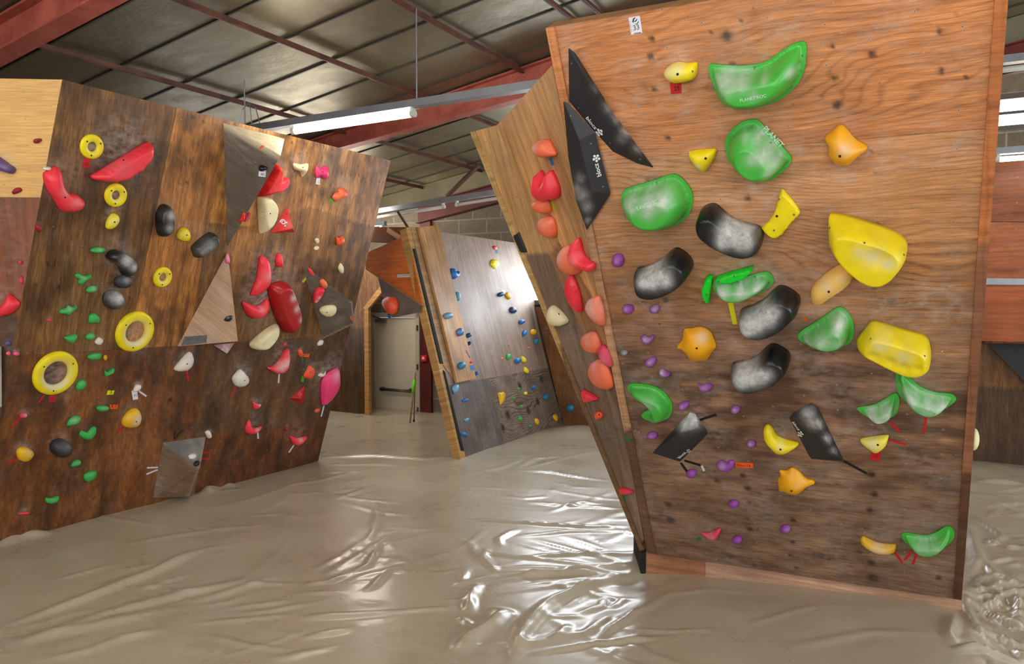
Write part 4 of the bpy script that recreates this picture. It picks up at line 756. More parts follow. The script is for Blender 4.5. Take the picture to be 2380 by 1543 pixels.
def blob(label, c, r, mat, name='climbing_hold', cat='climbing hold', sq=(1, 1, 1), ax=None):
    V, Fc = [], []; n, m = 16, 10
    for i in range(m + 1):
        for j in range(n): t = PI * i / m; p = 2 * PI * j / n; V.append((math.sin(t) * math.cos(p) * sq[0], math.sin(t) * math.sin(p) * sq[1], math.cos(t) * sq[2]))
    ax = ax if ax is not None else np.eye(3); V = np.array(V) * r @ np.array(ax) + np.array(c)
    for i in range(m):
        for j in range(n): Fc.append((i * n + j, (i + 1) * n + j, (i + 1) * n + (j + 1) % n, i * n + (j + 1) % n))
    o = mk(name, V, Fc, MAT[mat], None, True); setchalk(o, np.zeros(len(V))); return tag(o, label, cat)
blob('pale round hold bulging from the outer side of the large wall', PM.px(2252, 1036) + PM.u * .022 - PM.n * .05, .045, 'cream', sq=(.5, 1.3, .9), ax=(PM.u, PM.v, PM.n))
# tapes and tags of the large wall
def tagged(label, wall, fr, q, mat, words=(), group='paper route tags', discs_=()):
    o = tape(label, wall, fr, q, mat, 'route_tag', 'tag', group)
    for w in words: text(o, w[0], wall, fr, w[1], w[2], w[3] if len(w) > 3 else 'ink', None, .0022, len(w) > 4)
    return o
o = tagged('white paper tag numbered 33 at the top of the large wall', 'M', 9, '167 113,240 100,257 210,185 222', 'paper', [('33', (202, 194), (240, 186), 'greyink', 1)])
tape('x', 'M', 9, '193 138,197 118,208 111,214 112,203 125,202 142,197 145', 'ink', 'emblem', 'x', lift=.0018).parent = o
for q in ('205 134,212 132,222 118,224 126,214 138,206 139', '207 152,222 150,234 132,232 145,222 155'): tape('x', 'M', 9, q, 'ink', 'emblem', 'x', lift=.0018).parent = o
for c in [c for c in bpy.data.objects if c.name.startswith('emblem')]:
    if 'label' in c: del c['label'], c['category']
    c.location = c.location - o.location
discs(o, 'M', 9, [(176 + .19 * k, 136 + k, 2.2) for k in (0, 9, 22, 30, 37, 50, 57, 66)], 'greyink', .0022, 'side_print'); part_tape(o, 'M', 9, '203 211,248 205,249 210,204 216', 'greyink', 'foot_print')
tagged('red paper tag numbered 25 under the pale yellow potato hold', 'M', 9, '433 530,505 530,509 597,440 602', 't_red', [('25', (460, 580), (497, 577), 'ink', 1)])
tagged('orange handwritten tag beside the largest purple bean', 'M', 13, '752 230,850 233,853 262,755 258', 't_orange', [('Bloc 12', (762, 250), (838, 254))])
tagged('red paper tag under the pale yellow triangle', 'M', 12, '412 1415,467 1412,462 1470,405 1465', 't_red', [('25', (425, 1450), (450, 1449), 'ink')])
G_ = 'marker tapes of the large wall'
tape('yellow tape strip under the pale green oblong', 'M', 11, '777 487,808 487,835 620,806 622', 't_yellow', group=G_)
for lb, fr, a, b, w, m in (('black tape strip above the black wedge by the green comma', 11, (590, 1216), (706, 1178), 15, 't_black'), ('short steep black tape under the wedge by the green comma', 11, (485, 1476), (525, 1532), 14, 't_black'), ('longer flatter black tape under the wedge by the green comma', 11, (507, 1463), (608, 1492), 14, 't_black'),
    ('white tape bit at the end of the flatter black tape', 11, (614, 1494), (630, 1528), 13, 't_white'), ('black tape strip running down from the tip of the far black wedge', 12, (250, 1470), (385, 1543), 14, 't_black'), ('red tape strip under the smaller chalky green crescent', 12, (518, 1243), (576, 1300), 14, 't_red'), ('red tape strip hanging under the larger chalky green crescent', 12, (728, 1208), (714, 1312), 15, 't_red'),
    ('red tape strip pointing away from the pale yellow triangle', 12, (510, 1349), (612, 1375), 11, 't_red'), ('red tape strip at the end of the yellow chalky smile', 13, (1649, 732), (1694, 799), 13, 't_red'), ('red tape strip slanting at the end of the green smile', 13, (1752, 728), (1706, 780), 13, 't_red'), ('red tape strip nearly upright under the green smile', 13, (1777, 740), (1752, 803), 14, 't_red'),
    ('green tape scrap next to the pink shard', 13, (532, 662), (556, 660), 16, 't_green'), ('upper green tape mark on the corner trim of the large wall', 11, (140, 1310), (178, 1320), 9, 't_green'), ('lower green tape mark on the corner trim of the large wall', 11, (143, 1322), (180, 1336), 9, 't_green'), ('orange fleck of tape beside the chalky green half moon', 12, (20, 652), (40, 651), 18, 't_orange')):
    strip(lb, 'M', fr, a, b, w, m, group=G_, lift=.0135 if 'corner trim' in lb else .0008)
# ------------------------------------------------------------------ side panels of the large wall
CO = 'coral holds on the side panels'
def co(lb, fr, q, H=.07, mat='coral', wall='S1', **k): h(lb, wall, fr, q, H, mat, k.pop('prof', 'dome'), group=k.pop('group', CO), res=26, dust=0, **k)
co('coral shell-shaped hold, topmost on the side panel', 7, '470 680,480 655,515 647,545 650,570 690,595 745,570 755,540 755,510 745,480 705', chalk=[(510, 675, 40, .5)])
co('red tulip-shaped hold with two points on the side panel', 7, '475 980,478 900,487 853,510 890,535 920,550 905,555 853,575 885,605 960,610 1010,600 1035,560 1045,510 1035,482 1010', .09, 'red', chalk=[(495, 990, 30, .3)])
co('coral hold tucked under the red tulip', 7, '462 1075,470 1040,500 1030,540 1045,558 1100,555 1128,520 1120,480 1100')
co('coral egg-shaped hold below the one under the red tulip', 7, '498 1200,510 1165,540 1150,575 1175,595 1250,590 1292,560 1285,520 1250', chalk=[(545, 1165, 40, .25)])
co('coral hold with a chalky pointed top beside the tall red flame', 8, '307 75,320 40,337 22,350 45,390 80,397 120,390 155,365 160,330 130,312 105', .08, chalk=[(335, 60, 30, .6)])
co('tall red flame-shaped hold by the corner trim', 8, '370 45,383 -10,395 20,410 70,440 100,457 115,455 145,430 130,390 105', .08, 'red', chalk=[(400, 90, 25, .35)], group='red holds on the side panels')
co('slender red spike hold halfway down the side panel', 8, '342 205,352 160,368 180,390 240,405 310,402 340,385 320,355 265', .06, 'red', group='red holds on the side panels')
co('pale coral hold cut off by the corner trim', 8, '435 300,455 270,480 262,490 280,505 340,510 396,495 390,460 350,440 320', .06, chalk=[(470, 300, 40, .7)])
co('coral hold right above the largest coral egg', 8, '410 475,425 440,455 430,475 445,497 510,480 530,440 515', .06, chalk=[(450, 445, 30, .4)])
co('thin dusty pink fin beside the largest coral egg', 8, '500 500,510 493,530 525,547 590,535 585,510 540', .05, 'dpink', group='red holds on the side panels', chalk=[(525, 550, 20, .3)])
co('largest coral egg-shaped hold, lowest of the coral ones', 8, '447 605,465 570,490 562,520 590,545 660,545 697,510 695,470 660,450 630', .07, 'coral', chalk=[(485, 580, 30, .4)], wall='S1')
h('black cut plate on the outer strip of the side panel', 'S2', 7, '325 1280,362 1255,415 1390,378 1392', .012, 'charcoal', 'flat', sm=False, dust=0)
h('cream half-moon hold on the outer strip of the side panel', 'S2', 8, '250 350,262 308,290 315,343 375,320 398,290 400,260 385', .06, 'cream', 'dome', bolts=[(288, 352)], dust=0, group='cream holds')
h('pink triangle on the outer strip below the coral eggs', 'S2', 8, '417 700,455 722,490 745,430 755', .04, 'red', 'flat', sm=False, dust=0, screws=[(437, 728), (470, 742)], group='pink shards')
h('small orange diamond on the outer strip', 'S2', 8, '470 820,490 803,510 825,490 842', .03, 'orange', 'dome', dust=0, bolts=[(489, 822)])
h('thin red shard lowest on the outer strip', 'S2', 8, '593 1165,620 1168,655 1182,620 1190,600 1185', .025, 'red', 'flat', dust=0, group='pink shards')
strip('blue tape strip under the topmost coral shell', 'S1', 7, (568, 762), (588, 812), 20, 't_blue'); strip('yellow-green tape strip under the red tulip', 'S1', 7, (580, 1048), (598, 1105), 17, 't_lime'); strip('green tape strip under the lowest thin red shard', 'S2', 8, (604, 1192), (618, 1236), 10, 't_green')
# ------------------------------------------------------------------ plywood volumes on the left wall
o1, V1 = plyvol('large grey inverted pyramid volume at the top of the dark brown wall', 'L', 2, [(333, 156, 0), (733, 258, 0), (362, 960, 0), (708, 369, .34)], [(0, 3, 1), (0, 2, 3), (1, 3, 2)], (104, 90, 76), regs=[(0, 1, 3, (222, 206, 170))]); F1 = facepl(V1, 0, 2, 3)  # top facet tinted pale: the lamp's light put into its colour
o2, V2 = plyvol('tall pale triangular volume in the middle of the dark brown wall', 'L', 0, [(529, 585, 0), (412, 805, 0), (522, 790, 0), (553, 793, .3)], [(0, 1, 3), (0, 3, 2), (1, 2, 3)], (184, 148, 116), [(470, 780, 40, .3)]); F2 = facepl(V2, 0, 1, 3)
o3, V3 = plyvol('low boxy brown volume at the foot of the dark brown wall', 'L', 4, [(135, 978, 0), (415, 938, 0), (336, 1322, 0), (72, 1336, 0), (377, 1142, .2), (306, 1330, .12)], [(0, 4, 1), (0, 3, 5, 4), (1, 4, 5, 2)], (122, 94, 68), [(330, 1065, 30, .8), (150, 1000, 25, .4)], regs=[(0, 1, 4, (116, 112, 108)), (1, 4, 5, (150, 122, 98))]); F3 = facepl(V3, 0, 3, 4); F3t = facepl(V3, 0, 1, 4)  # facet shading painted in: top greyer, outer side lighter
o4, V4 = plyvol('grey pointed volume at the outer edge of the dark brown wall', 'L', 2, [(846, 1076, 0), (985, 1562, 0), (1150, 1470, 0), (1176, 1322, .2), (1186, 1466, .16)], [(0, 3, 2), (0, 1, 4, 3), (1, 2, 4), (3, 4, 2)], (104, 92, 80), regs=[(1, 2, 4, (150, 142, 134)), (3, 4, 2, (158, 150, 142))]); F4 = facepl(V4, 0, 1, 4)  # outer facets painted lighter so they read as catching light
t_ = part_tape(o2, F2, 4, '280 287,425 277,420 328,256 345', 'patch', 'grip_patch'); t_['label'] = 'dark grey worn grip patch'
o5, V5 = volume('dusty pink volume under the tall pale triangle', 'L', 4, [(462, 342, 0), (606, 326, 0), (555, 399, .05), (540, 370, .0)], [(0, 2, 1), (0, 3, 2), (3, 1, 2)], 'maroon', [(530, 350, 60, .5), (560, 380, 40, .5)])[:2]
o6, V6 = volume('red triangular pyramid with a white swirl below the cream half moon', 'L', 2, [(749, 700, 0), (645, 873, 0), (797, 870, 0), (790, 845, .09)], [(0, 1, 3), (0, 3, 2), (1, 2, 3)], 'scarlet', [(760, 820, 30, .25)], 'red pyramids')[:2]
F6 = facepl(V6, 0, 1, 3)
def swirl(parent, pl, fr, c, r, mat):
    V, Fc = [], []; n = 40; cu, cv = pl.loc(*fx(fr, c)); e = pl.loc(fx(fr, c)[0] + r * FR[fr][2], fx(fr, c)[1]); R = math.dist((cu, cv), e)
    for i in range(n):
        t = i / (n - 1); a = PI * 1.05 - t * 3.1 * PI * .85; q = R * (1 - .68 * t); w = R * .16
        for k in (-1, 1): V.append(pl.pt(cu + (q + k * w) * math.cos(a), cv + (q + k * w) * math.sin(a), .0025))
        if i: Fc.append((2 * i - 2, 2 * i - 1, 2 * i + 1, 2 * i))
    return mk('logo', V, Fc, MAT[mat], parent)
swirl(o6, F6, 2, (723, 803), 19, 'print')
for q in ('738 808,748 797,753 812', '730 830,737 818,744 830'): part_tape(o6, F6, 2, q, 'print', 'logo_mark')
for q in ((745, 752), (694, 847)): bolt_at(o6, F6, F6.loc(*fx(2, q)), .001, .004, 'hole', 'screw')
o7, V7 = volume('small dark red pyramid above the pink chalky leaf tape', 'L', 4, [(963, 685, 0), (1060, 608, 0), (1062, 690, 0), (1032, 730, 0), (1040, 690, .05)], [(0, 4, 1), (1, 4, 2), (2, 4, 3), (3, 4, 0)], 'crimson', [], 'red pyramids')[:2]
F7 = facepl(V7, 0, 1, 4); part_tape(o7, F7, 4, '1012 658,1030 642,1044 664,1024 680', 'dpink', 'logo_plate'); part_tape(o7, F7, 4, '1019 660,1030 651,1036 663,1025 671', 'scarlet', 'logo_mark').location += Vector(F7.n * .0008)
# ------------------------------------------------------------------ rings and holds of the left wall
ring('yellow ring hold topmost on the dark brown wall', 'L', (662, 590), 88, 34, 1, chalk=.2); ring('yellow ring hold right below the long red wedge', 'L', (833, 938), 86, 32, 1, chalk=.25); ring('smallest yellow ring, on the lighter plywood strip', 'L', (886, 104), 57, 22, 3, chalk=.5)
ring('large yellow ring tilted beside the tall pale triangle volume', 'L', (737, 400), 114, 58, 3, chalk=.9); ring('largest yellow ring hold low on the dark brown wall', 'L', (306, 626), 124, 66, 3, chalk=.9)
RD = 'red holds of the dark brown wall'
def lh(lb, fr, q, H, mat, prof='dome', grp=None, wall='L', **k): h(lb, wall, fr, q, H, mat, prof, group=grp, res=k.pop('res', 26), **k)
lh('long red wedge slanting between the two upper yellow rings', 1, '665 800,740 755,900 655,1060 562,1088 575,1080 640,1030 715,960 775,880 825,780 842,690 832', .1, 'red', 'plateau', RD, bolts=[(910, 692)], chalk=[(820, 720, 120, .12)])
lh('red banana-shaped hold at the corner of the dark brown wall', 1, '325 800,345 770,405 733,425 745,437 810,450 880,490 920,545 930,595 980,595 1015,560 1045,490 1062,440 1040,390 960,345 890', .1, 'red', 'dome', RD, bolts=[(473, 955)], chalk=[(430, 900, 50, .3), (500, 980, 50, .3)])
LY = 'yellow knobs of the dark brown wall'
lh('yellow knob under the second yellow ring', 1, '762 1165,770 1120,800 1075,830 1070,852 1095,848 1130,815 1170,780 1182', .05, 'yellow', 'dome', LY, bolts=[(822, 1130)], chalk=[(800, 1120, 40, .4)])
lh('yellow knob on the lighter plywood strip between two black holds', 1, '1275 1215,1295 1180,1325 1170,1355 1190,1363 1240,1345 1268,1305 1262,1280 1245', .05, 'yellow', 'dome', LY, bolts=[(1340, 1223)], chalk=[(1300, 1215, 30, .3)])
lh('yellow knob smeared with black and chalk by a red tape', 3, '666 885,685 850,720 820,755 825,765 870,755 905,715 922,675 915', .06, 'gold', 'dome', LY, chalk=[(735, 870, 32, 1), (715, 890, 15, .5)], bolts=[(740, 888)])
lh('yellow knob lowest near the left end of the dark wall', 3, '92 1055,110 1030,150 1030,182 1055,170 1085,140 1105,105 1095', .05, 'gold', 'dome', LY, chalk=[(150, 1050, 30, .3)])
lh('tiny yellow dot beside a green foothold', 3, '562 535,575 525,582 540,575 555,565 550', .012, 'gold', 'dome', LY, res=12, dust=0)
LB = 'black holds of the dark brown wall'
lh('black chalked upright oval on the lighter plywood strip', 1, '1128 1110,1140 1050,1170 1008,1205 1008,1222 1050,1228 1120,1222 1180,1190 1225,1160 1235,1140 1210', .09, 'black', 'plateau', LB, chalk=[(1190, 1070, 45, .8), (1180, 1160, 40, .6)])
lh('black worn oblong beside the yellow knob of the lighter strip', 2, '135 975,150 950,200 905,255 873,280 885,290 930,270 965,215 1005,170 1035,150 1025', .08, 'black', 'plateau', LB, chalk=[(220, 950, 60, .45), (170, 985, 40, .35)])
lh('black tapered hold, most chalked, above a dark saucer hold', 1, '770 1380,800 1340,840 1330,890 1350,950 1400,957 1450,935 1500,910 1522,880 1500,850 1440,800 1410', .09, 'black', 'plateau', LB, chalk=[(870, 1390, 60, .95), (920, 1440, 40, .8)])
lh('dark saucer-shaped hold between the tapered one and the ball', 3, '623 130,640 103,680 92,712 100,716 130,700 155,665 162,635 155', .06, 'charcoal', 'dome', LB, chalk=[(670, 115, 30, .4)])
lh('chalk-topped black ball hold under the dark saucer', 3, '570 235,575 200,600 180,635 178,662 200,670 240,650 268,610 278,580 262', .1, 'black', 'dome', LB, chalk=[(620, 205, 50, .95)])
lh('plain black ball hold low on the dark brown wall', 3, ell(333, 1033, 52, 48), .1, 'charcoal', 'dome', LB, chalk=[(340, 1010, 40, .15)])
GF = 'green footholds of the dark brown wall'
for lb, fr, q in (('green lozenge foothold, topmost of the small green ones', 1, '652 1330,680 1315,735 1310,755 1330,740 1347,690 1353,660 1345'), ('green bat-shaped foothold left of the dark saucer', 3, '410 90,430 83,455 95,493 88,490 110,462 125,445 145,428 135,430 115,413 103'), ('small green scoop just under the bat-shaped foothold', 3, '470 170,495 150,523 150,522 170,505 187,475 185'),
    ('green bow-tie foothold left of the green bell', 3, '325 290,335 278,360 272,375 257,395 265,417 255,413 275,390 290,372 310,350 302,330 302'), ('green bell-shaped foothold left of the large tilted ring', 3, '482 335,490 308,515 297,530 312,541 320,537 355,515 350,490 353'), ('green cup foothold above the largest ring', 3, '350 432,375 422,412 412,420 425,408 445,390 463,372 455'),
    ('dusty green disc foothold beside the white chalk spot', 3, '466 425,485 408,508 408,512 428,495 445,472 440'), ('flat green foothold beside the tiny yellow dot', 3, '478 535,500 520,545 514,549 530,535 550,500 552,482 547'), ('green splayed star foothold in the middle of the dark wall', 3, '570 610,585 618,610 598,619 600,612 622,590 632,575 643,570 630'), ('green oval foothold at the rim of the largest ring', 3, '413 695,425 672,450 660,466 672,462 695,440 715,418 715'),
    ('green pill foothold next to the orange paper tag', 3, '525 815,540 803,580 803,592 815,580 828,540 831'), ('green bean foothold above the curved green grip', 3, '365 905,380 875,410 857,434 860,435 885,410 903,385 908,370 912'), ('curved green grip shaped like a hook, above the plain black ball', 3, '433 955,445 938,475 945,500 920,520 918,520 950,505 970,490 985,465 985,440 970'), ('small green foothold under the plain black ball', 3, '387 1128,400 1105,420 1095,438 1100,435 1120,415 1128,395 1132'),
    ('green leaf foothold near the foot of the dark wall', 3, '457 1200,462 1175,490 1160,522 1157,522 1185,500 1205,475 1215'), ('lowest green foothold on the dark brown wall', 3, '250 1325,250 1303,280 1303,318 1292,315 1312,300 1328,270 1332')):
    x = P2(q); cx = sum(p[0] for p in x) / len(x); cy = sum(p[1] for p in x) / len(x); lh(lb, fr, q, .035, 'leaf', 'dome', GF, res=20, dust=.2, chalk=[(cx, cy - 8, 25, random.uniform(.05, .35))])
WH = 'white and cream holds of the dark brown wall'
for lb, fr, q, H, m, kw in (('white slanted half moon above a short red tape', 3, '950 605,985 555,1030 510,1048 535,1045 575,1020 605,985 615', .06, 'white', dict(bolts=[(1018, 575)])), ('small white chalked stub above the white paper tag', 3, '725 720,740 690,765 690,760 712,740 725', .03, 'white', dict(dust=1)), ('white chalk-covered bolt plug above the large tilted ring', 3, '515 455,535 430,560 445,550 468,530 470', .02, 'white', dict(dust=1)),
    ('cream axe-shaped hold near the top edge of the dark brown wall', 2, '797 420,845 428,890 422,875 465,850 510,838 475,800 460', .06, 'cream', dict(bolts=[(857, 448)], prof='soft')), ('tall cream half moon beside the grey inverted pyramid', 2, '565 645,600 630,640 650,665 700,662 755,640 815,605 860,580 877,572 800,568 720', .1, 'cream', dict(bolts=[(640, 748)], prof='plateau')), ('long cream wedge under the dark red macro', 4, '710 335,740 300,800 250,878 203,880 250,850 310,800 365,750 372,718 362', .09, 'cream', dict(prof='plateau')),
    ('white drop-shaped hold above a slanted red tape', 4, '595 575,600 545,640 502,665 520,695 560,690 590,655 613,615 610', .06, 'white', dict(bolts=[(669, 574)])), ('white bone-like stub at the top of the low boxy volume', 4, '415 910,435 898,445 915,450 940,432 950,420 930', .04, 'white', {}), ('tiny cream crimp below the row of bolt holes', 2, '932 915,950 908,958 925,948 942,938 935', .02, 'cream', dict(res=12)), ('tiny cream crimp just under another tiny crimp', 2, '926 970,945 958,958 965,945 985,930 985', .02, 'cream', dict(res=12)),
    ('slim cream half moon near the outer edge of the dark wall', 2, '1085 1100,1100 1070,1115 1100,1112 1138,1095 1130', .03, 'cream', dict(res=14)), ('small grey-white pebble under the grey pointed volume', 4, '1144 335,1160 312,1182 312,1176 335,1152 347', .02, 'white', dict(res=12)), ('grey-white twisted crimp beside the pink leaf', 4, '1148 540,1165 525,1185 530,1198 512,1195 535,1170 552', .02, 'white', dict(res=12))):
    kw = dict(kw); lh(lb, fr, q, H, m, kw.pop('prof', 'dome'), WH, **kw)
lh('white small stub on the corner edge beside the red banana', 1, '313 742,345 733,370 742,350 757,320 757', .03, 'white', 'dome', WH, dust=0, res=12)
for lb, fr, q, H, m, kw in (('pink butterfly-shaped hold above a white tag', 2, '937 480,945 435,970 455,1000 437,1020 460,1015 515,990 523,970 500,945 515', .05, 'pink', dict(prof='soft', bolts=[(985, 478)])), ('coral double-lobed hold beside a green tape', 2, '1050 640,1065 615,1085 610,1085 590,1110 578,1140 595,1145 630,1120 648,1095 655,1075 670,1058 660', .05, 'coral', dict(prof='soft')), ('big red fin under the edge of the grey inverted pyramid', 2, '565 635,600 575,650 490,680 422,697 460,690 530,650 595,610 625', .1, 'scarlet', dict(prof='plateau')), ('red blade leaning against the big red fin', 2, '637 610,665 565,710 530,755 513,750 550,715 595,670 610', .06, 'red', dict(prof='plateau')),
    ('orange hourglass crimp near the outer edge', 2, '1073 900,1090 905,1115 892,1122 925,1110 950,1078 952', .035, 'orange', dict(bolts=[(1100, 920)])), ('small red horn above the dark red macro', 2, '677 1060,695 1005,710 1020,718 1070,733 1090,690 1093', .05, 'red', dict(bolts=[(699, 1072)])), ('tall red crescent left of the dark red macro', 2, '580 1035,620 1040,632 1090,637 1180,610 1235,560 1275,520 1283,530 1240,560 1160', .08, 'red', dict(chalk=[(600, 1150, 40, .35)])), ('red smile-shaped hold under the tall red crescent', 4, '662 65,700 72,750 90,790 70,822 45,825 90,795 150,750 170,700 155,672 110', .08, 'red', dict(chalk=[(760, 100, 30, .4)])),
    ('big dark red glossy macro in the middle of the dark wall', 2, '640 1225,680 1205,742 1195,770 1260,820 1420,790 1500,762 1528,720 1490,675 1400,648 1300', .13, 'crimson', dict(prof='plateau', chalk=[(745, 1280, 30, .9), (770, 1350, 30, .9), (795, 1420, 25, .7)], res=36)), ('red jug with a chalky face above a white tape', 4, '822 490,860 480,900 440,940 370,957 380,955 450,930 515,885 530,850 515', .08, 'red', dict(chalk=[(930, 450, 35, .8), (890, 480, 40, .7)])), ('orange ear-shaped hold beside a light green tape', 4, '1055 545,1075 500,1090 475,1120 495,1122 530,1105 560,1080 562', .04, 'orange', dict(bolts=[(1097, 520)])), ('small orange flake next to the orange tag', 4, '1018 375,1038 370,1048 410,1035 420,1020 408', .03, 'orange', {}),
    ('large hot pink leaf at the outer edge of the dark wall', 4, '1175 590,1200 540,1240 510,1282 493,1288 560,1285 610,1240 690,1185 738,1173 680', .08, 'pink', dict(chalk=[(1255, 540, 40, .6)])), ('small rust orange chip beside the leaf tape', 4, '1126 772,1140 758,1160 760,1150 778,1132 782', .02, 'orange', dict(res=12)), ('tiny red wedge above the red comma', 4, '723 710,745 722,778 730,755 755,730 757', .03, 'red', dict(chalk=[(765, 732, 15, .8)])), ('red comma-shaped foothold low on the dark wall', 4, '675 890,690 845,703 832,712 870,740 885,780 873,770 895,725 922,685 918', .05, 'red', dict(chalk=[(745, 888, 22, .6)])),
    ('pink V-shaped foothold lowest near the outer edge', 4, '968 935,1020 950,1072 935,1060 965,1015 997,985 985', .05, 'red', dict(chalk=[(1025, 947, 25, .7)])), ('small rust spot hold between the comma and the V', 4, '928 885,938 876,950 885,944 902,932 900', .02, 'maroon', dict(res=12)), ('tiny red stub under the long cream wedge', 4, '918 335,930 325,943 335,935 347,920 345', .015, 'red', dict(res=12)), ('pink chalked knob with a red tape near the left end', 3, '108 855,125 838,145 848,140 862,115 868', .03, 'dpink', dict(chalk=[(135, 850, 15, .6)], dust=1)), ('flat red sliver at the foot of the dark wall', 3, '105 1385,130 1380,165 1383,150 1390,110 1392', .015, 'red', dict(res=14)),
    ('dark red chalky chip on the corner edge of the dark wall', 1, '253 1160,270 1145,290 1160,298 1190,280 1200,262 1185', .025, 'maroon', dict(dust=1, res=14)), ('faint pink chip left of the dark saucer hold', 3, '252 336,265 326,278 336,268 347', .012, 'dpink', dict(res=10)), ('small pink chip at the corner joint of the dark wall', 3, '74 516,88 506,104 516,92 530,78 528', .02, 'rose', dict(dust=1, res=12))):
    kw = dict(kw); lh(lb, fr, q, H, m, kw.pop('prof', 'dome'), RD, **kw)
# holds bolted on the volumes
lh('black stub on the grey inverted pyramid above its white tag', 2, '563 450,575 432,610 440,618 455,600 468,578 472', .04, 'black', 'dome', None, F1, res=14)
lh('red folded chip low on the grey inverted pyramid', 2, '430 800,465 735,477 745,470 795', .03, 'scarlet', 'flat', RD, F1, res=14, sm=False)
lh('pink chip beside the red folded chip of the pyramid', 2, '468 800,500 735,510 745,485 795', .02, 'dpink', 'flat', RD, 'L', res=14, sm=False, dust=0)
lh('pale pink chalky tip hold on top of the tall pale triangle', 2, '345 1030,352 1008,367 1010,377 1065,350 1068', .03, 'rose', 'dome', None, F2, res=14, chalk=[(360, 1040, 30, .6)])
lh('black round stub on the face of the tall pale triangle', 2, '340 1435,360 1415,390 1412,390 1435,370 1450,345 1447', .03, 'black', 'dome', None, F2, res=14, chalk=[(365, 1425, 12, .3)])
lh('black stub on the edge of the low boxy volume', 3, '1055 1112,1065 1100,1082 1105,1084 1120,1068 1130,1056 1124', .03, 'black', 'dome', None, F3t, res=12)
lh('dusty white crimp on top of the low boxy volume', 3, '1025 1072,1045 1062,1066 1070,1060 1088,1035 1090', .02, 'white', 'dome', WH, F3t, res=12)
lh('red flake on the upper edge of the grey pointed volume', 2, '883 1103,905 1110,925 1140,920 1150,895 1135', .02, 'red', 'flat', RD, F4, res=12)
lh('coral lumpy hold on the ridge of the grey pointed volume', 2, '963 1185,985 1175,1010 1200,1012 1225,990 1235,967 1210', .04, 'coral', 'dome', None, F4, res=14)
lh('red and grey striped blade on the grey pointed volume', 2, '918 1310,925 1265,950 1235,985 1230,990 1250,960 1300,930 1335', .05, 'red', 'plateau', RD, F4, chalk=[(955, 1285, 16, .9), (935, 1310, 14, .9)])
lh('cream bowl-shaped hold on the grey pointed volume', 2, '960 1380,985 1355,1040 1345,1070 1355,1068 1390,1030 1418,985 1410', .06, 'cream', 'dome', WH, F4, bolts=[(1010, 1392)])
tape('small orange tape on the tip of the grey pointed volume', F4, 2, '1155 1412,1165 1410,1177 1435,1165 1438', 't_orange', lift=.012)
tape('orange tape bit on the grey inverted pyramid near its top', F1, 2, '567 318,585 302,602 305,582 326', 't_orange', lift=.003)
# tags and tapes of the left wall
tagged('white paper tag numbered 40 on the grey inverted pyramid', F1, 2, '566 470,613 465,608 510,563 503', 'paper', [('40', (578, 498), (602, 500), 'greyink', 1)]); tagged('narrow white tag under the pink butterfly hold', 'L', 2, '942 515,966 515,962 560,936 555', 'paper', [('21', (946, 548), (958, 550), 'greyink')])
tagged('red paper tag under the topmost yellow ring', 'L', 1, '600 668,648 680,638 742,590 740', 't_red', [('25', (606, 725), (634, 727), 'ink')]); tagged('red paper tag under the largest yellow ring', 'L', 3, '268 745,305 748,298 782,264 780', 't_red', [('25', (272, 772), (292, 773), 'ink')]); tagged('yellow paper tag above the orange one on the dark wall', 'L', 3, '585 718,622 718,615 740,578 742', 't_yellow', [('5', (596, 736), (606, 736))])
tagged('orange paper tag beside the green pill foothold', 'L', 3, '595 795,640 795,636 818,600 820', 't_orange', [('B 5', (604, 811), (630, 810))]); tagged('white paper tag with a white tape beside it', 'L', 3, '714 720,745 716,750 765,722 770', 'paper', [('42', (724, 752), (744, 750), 'greyink')]); tagged('orange paper tag beside the small orange flake', 'L', 4, '1052 398,1092 396,1088 418,1054 420', 't_orange', [('B 9', (1058, 412), (1082, 411))])
GL = 'marker tapes of the dark brown wall'
for lb, fr, a, b, w, m in (('red tape slanting under the largest ring', 3, (240, 742), (208, 786), 8, 't_red'), ('red tape beside the pink chalked knob', 3, (112, 862), (63, 916), 9, 't_red'), ('red tape under the lowest yellow knob', 3, (88, 1088), (44, 1118), 9, 't_red'), ('red tape under the smeared yellow knob', 3, (672, 915), (637, 946), 9, 't_red'), ('red tape under the white slanted half moon', 3, (1014, 610), (1024, 664), 10, 't_red'), ('white tape beside the white paper tag', 3, (755, 722), (795, 750), 10, 't_white'),
    ('red tape under the white drop', 4, (612, 615), (580, 674), 9, 't_red'), ('white tape under the red jug', 4, (894, 530), (890, 590), 10, 't_white'), ('white tape under the hot pink leaf', 4, (1186, 738), (1168, 808), 9, 't_white'), ('white tape under the red comma', 4, (754, 905), (757, 952), 11, 't_white'), ('white tape under the pink V', 4, (993, 990), (957, 1042), 9, 't_white'), ('upper red tape at the side of the low boxy volume', 4, (398, 1046), (444, 1041), 9, 't_red'), ('lower red tape at the side of the low boxy volume', 4, (388, 1083), (436, 1083), 9, 't_red'),
    ('upper white tape left of the low boxy volume', 4, (32, 1142), (104, 1139), 10, 't_white'), ('lower white tape left of the low boxy volume', 4, (28, 1184), (102, 1154), 10, 't_white'), ('short black tape above the low boxy volume', 4, (216, 900), (207, 955), 7, 't_black'), ('long black tape above the low boxy volume', 4, (266, 892), (208, 956), 7, 't_black'), ('light green tape at the side of the coral double lobe', 2, (1034, 668), (1056, 652), 30, 't_lgreen'), ('dark green tape under the orange tag', 4, (1045, 420), (1049, 466), 8, 't_green'), ('dark green tape above the light green one', 4, (1044, 498), (1062, 503), 12, 't_green'), ('light green tape beside the orange ear-shaped hold', 4, (1052, 540), (1044, 582), 18, 't_lgreen')):
    strip(lb, 'L', fr, a, b, w, m, group=GL)
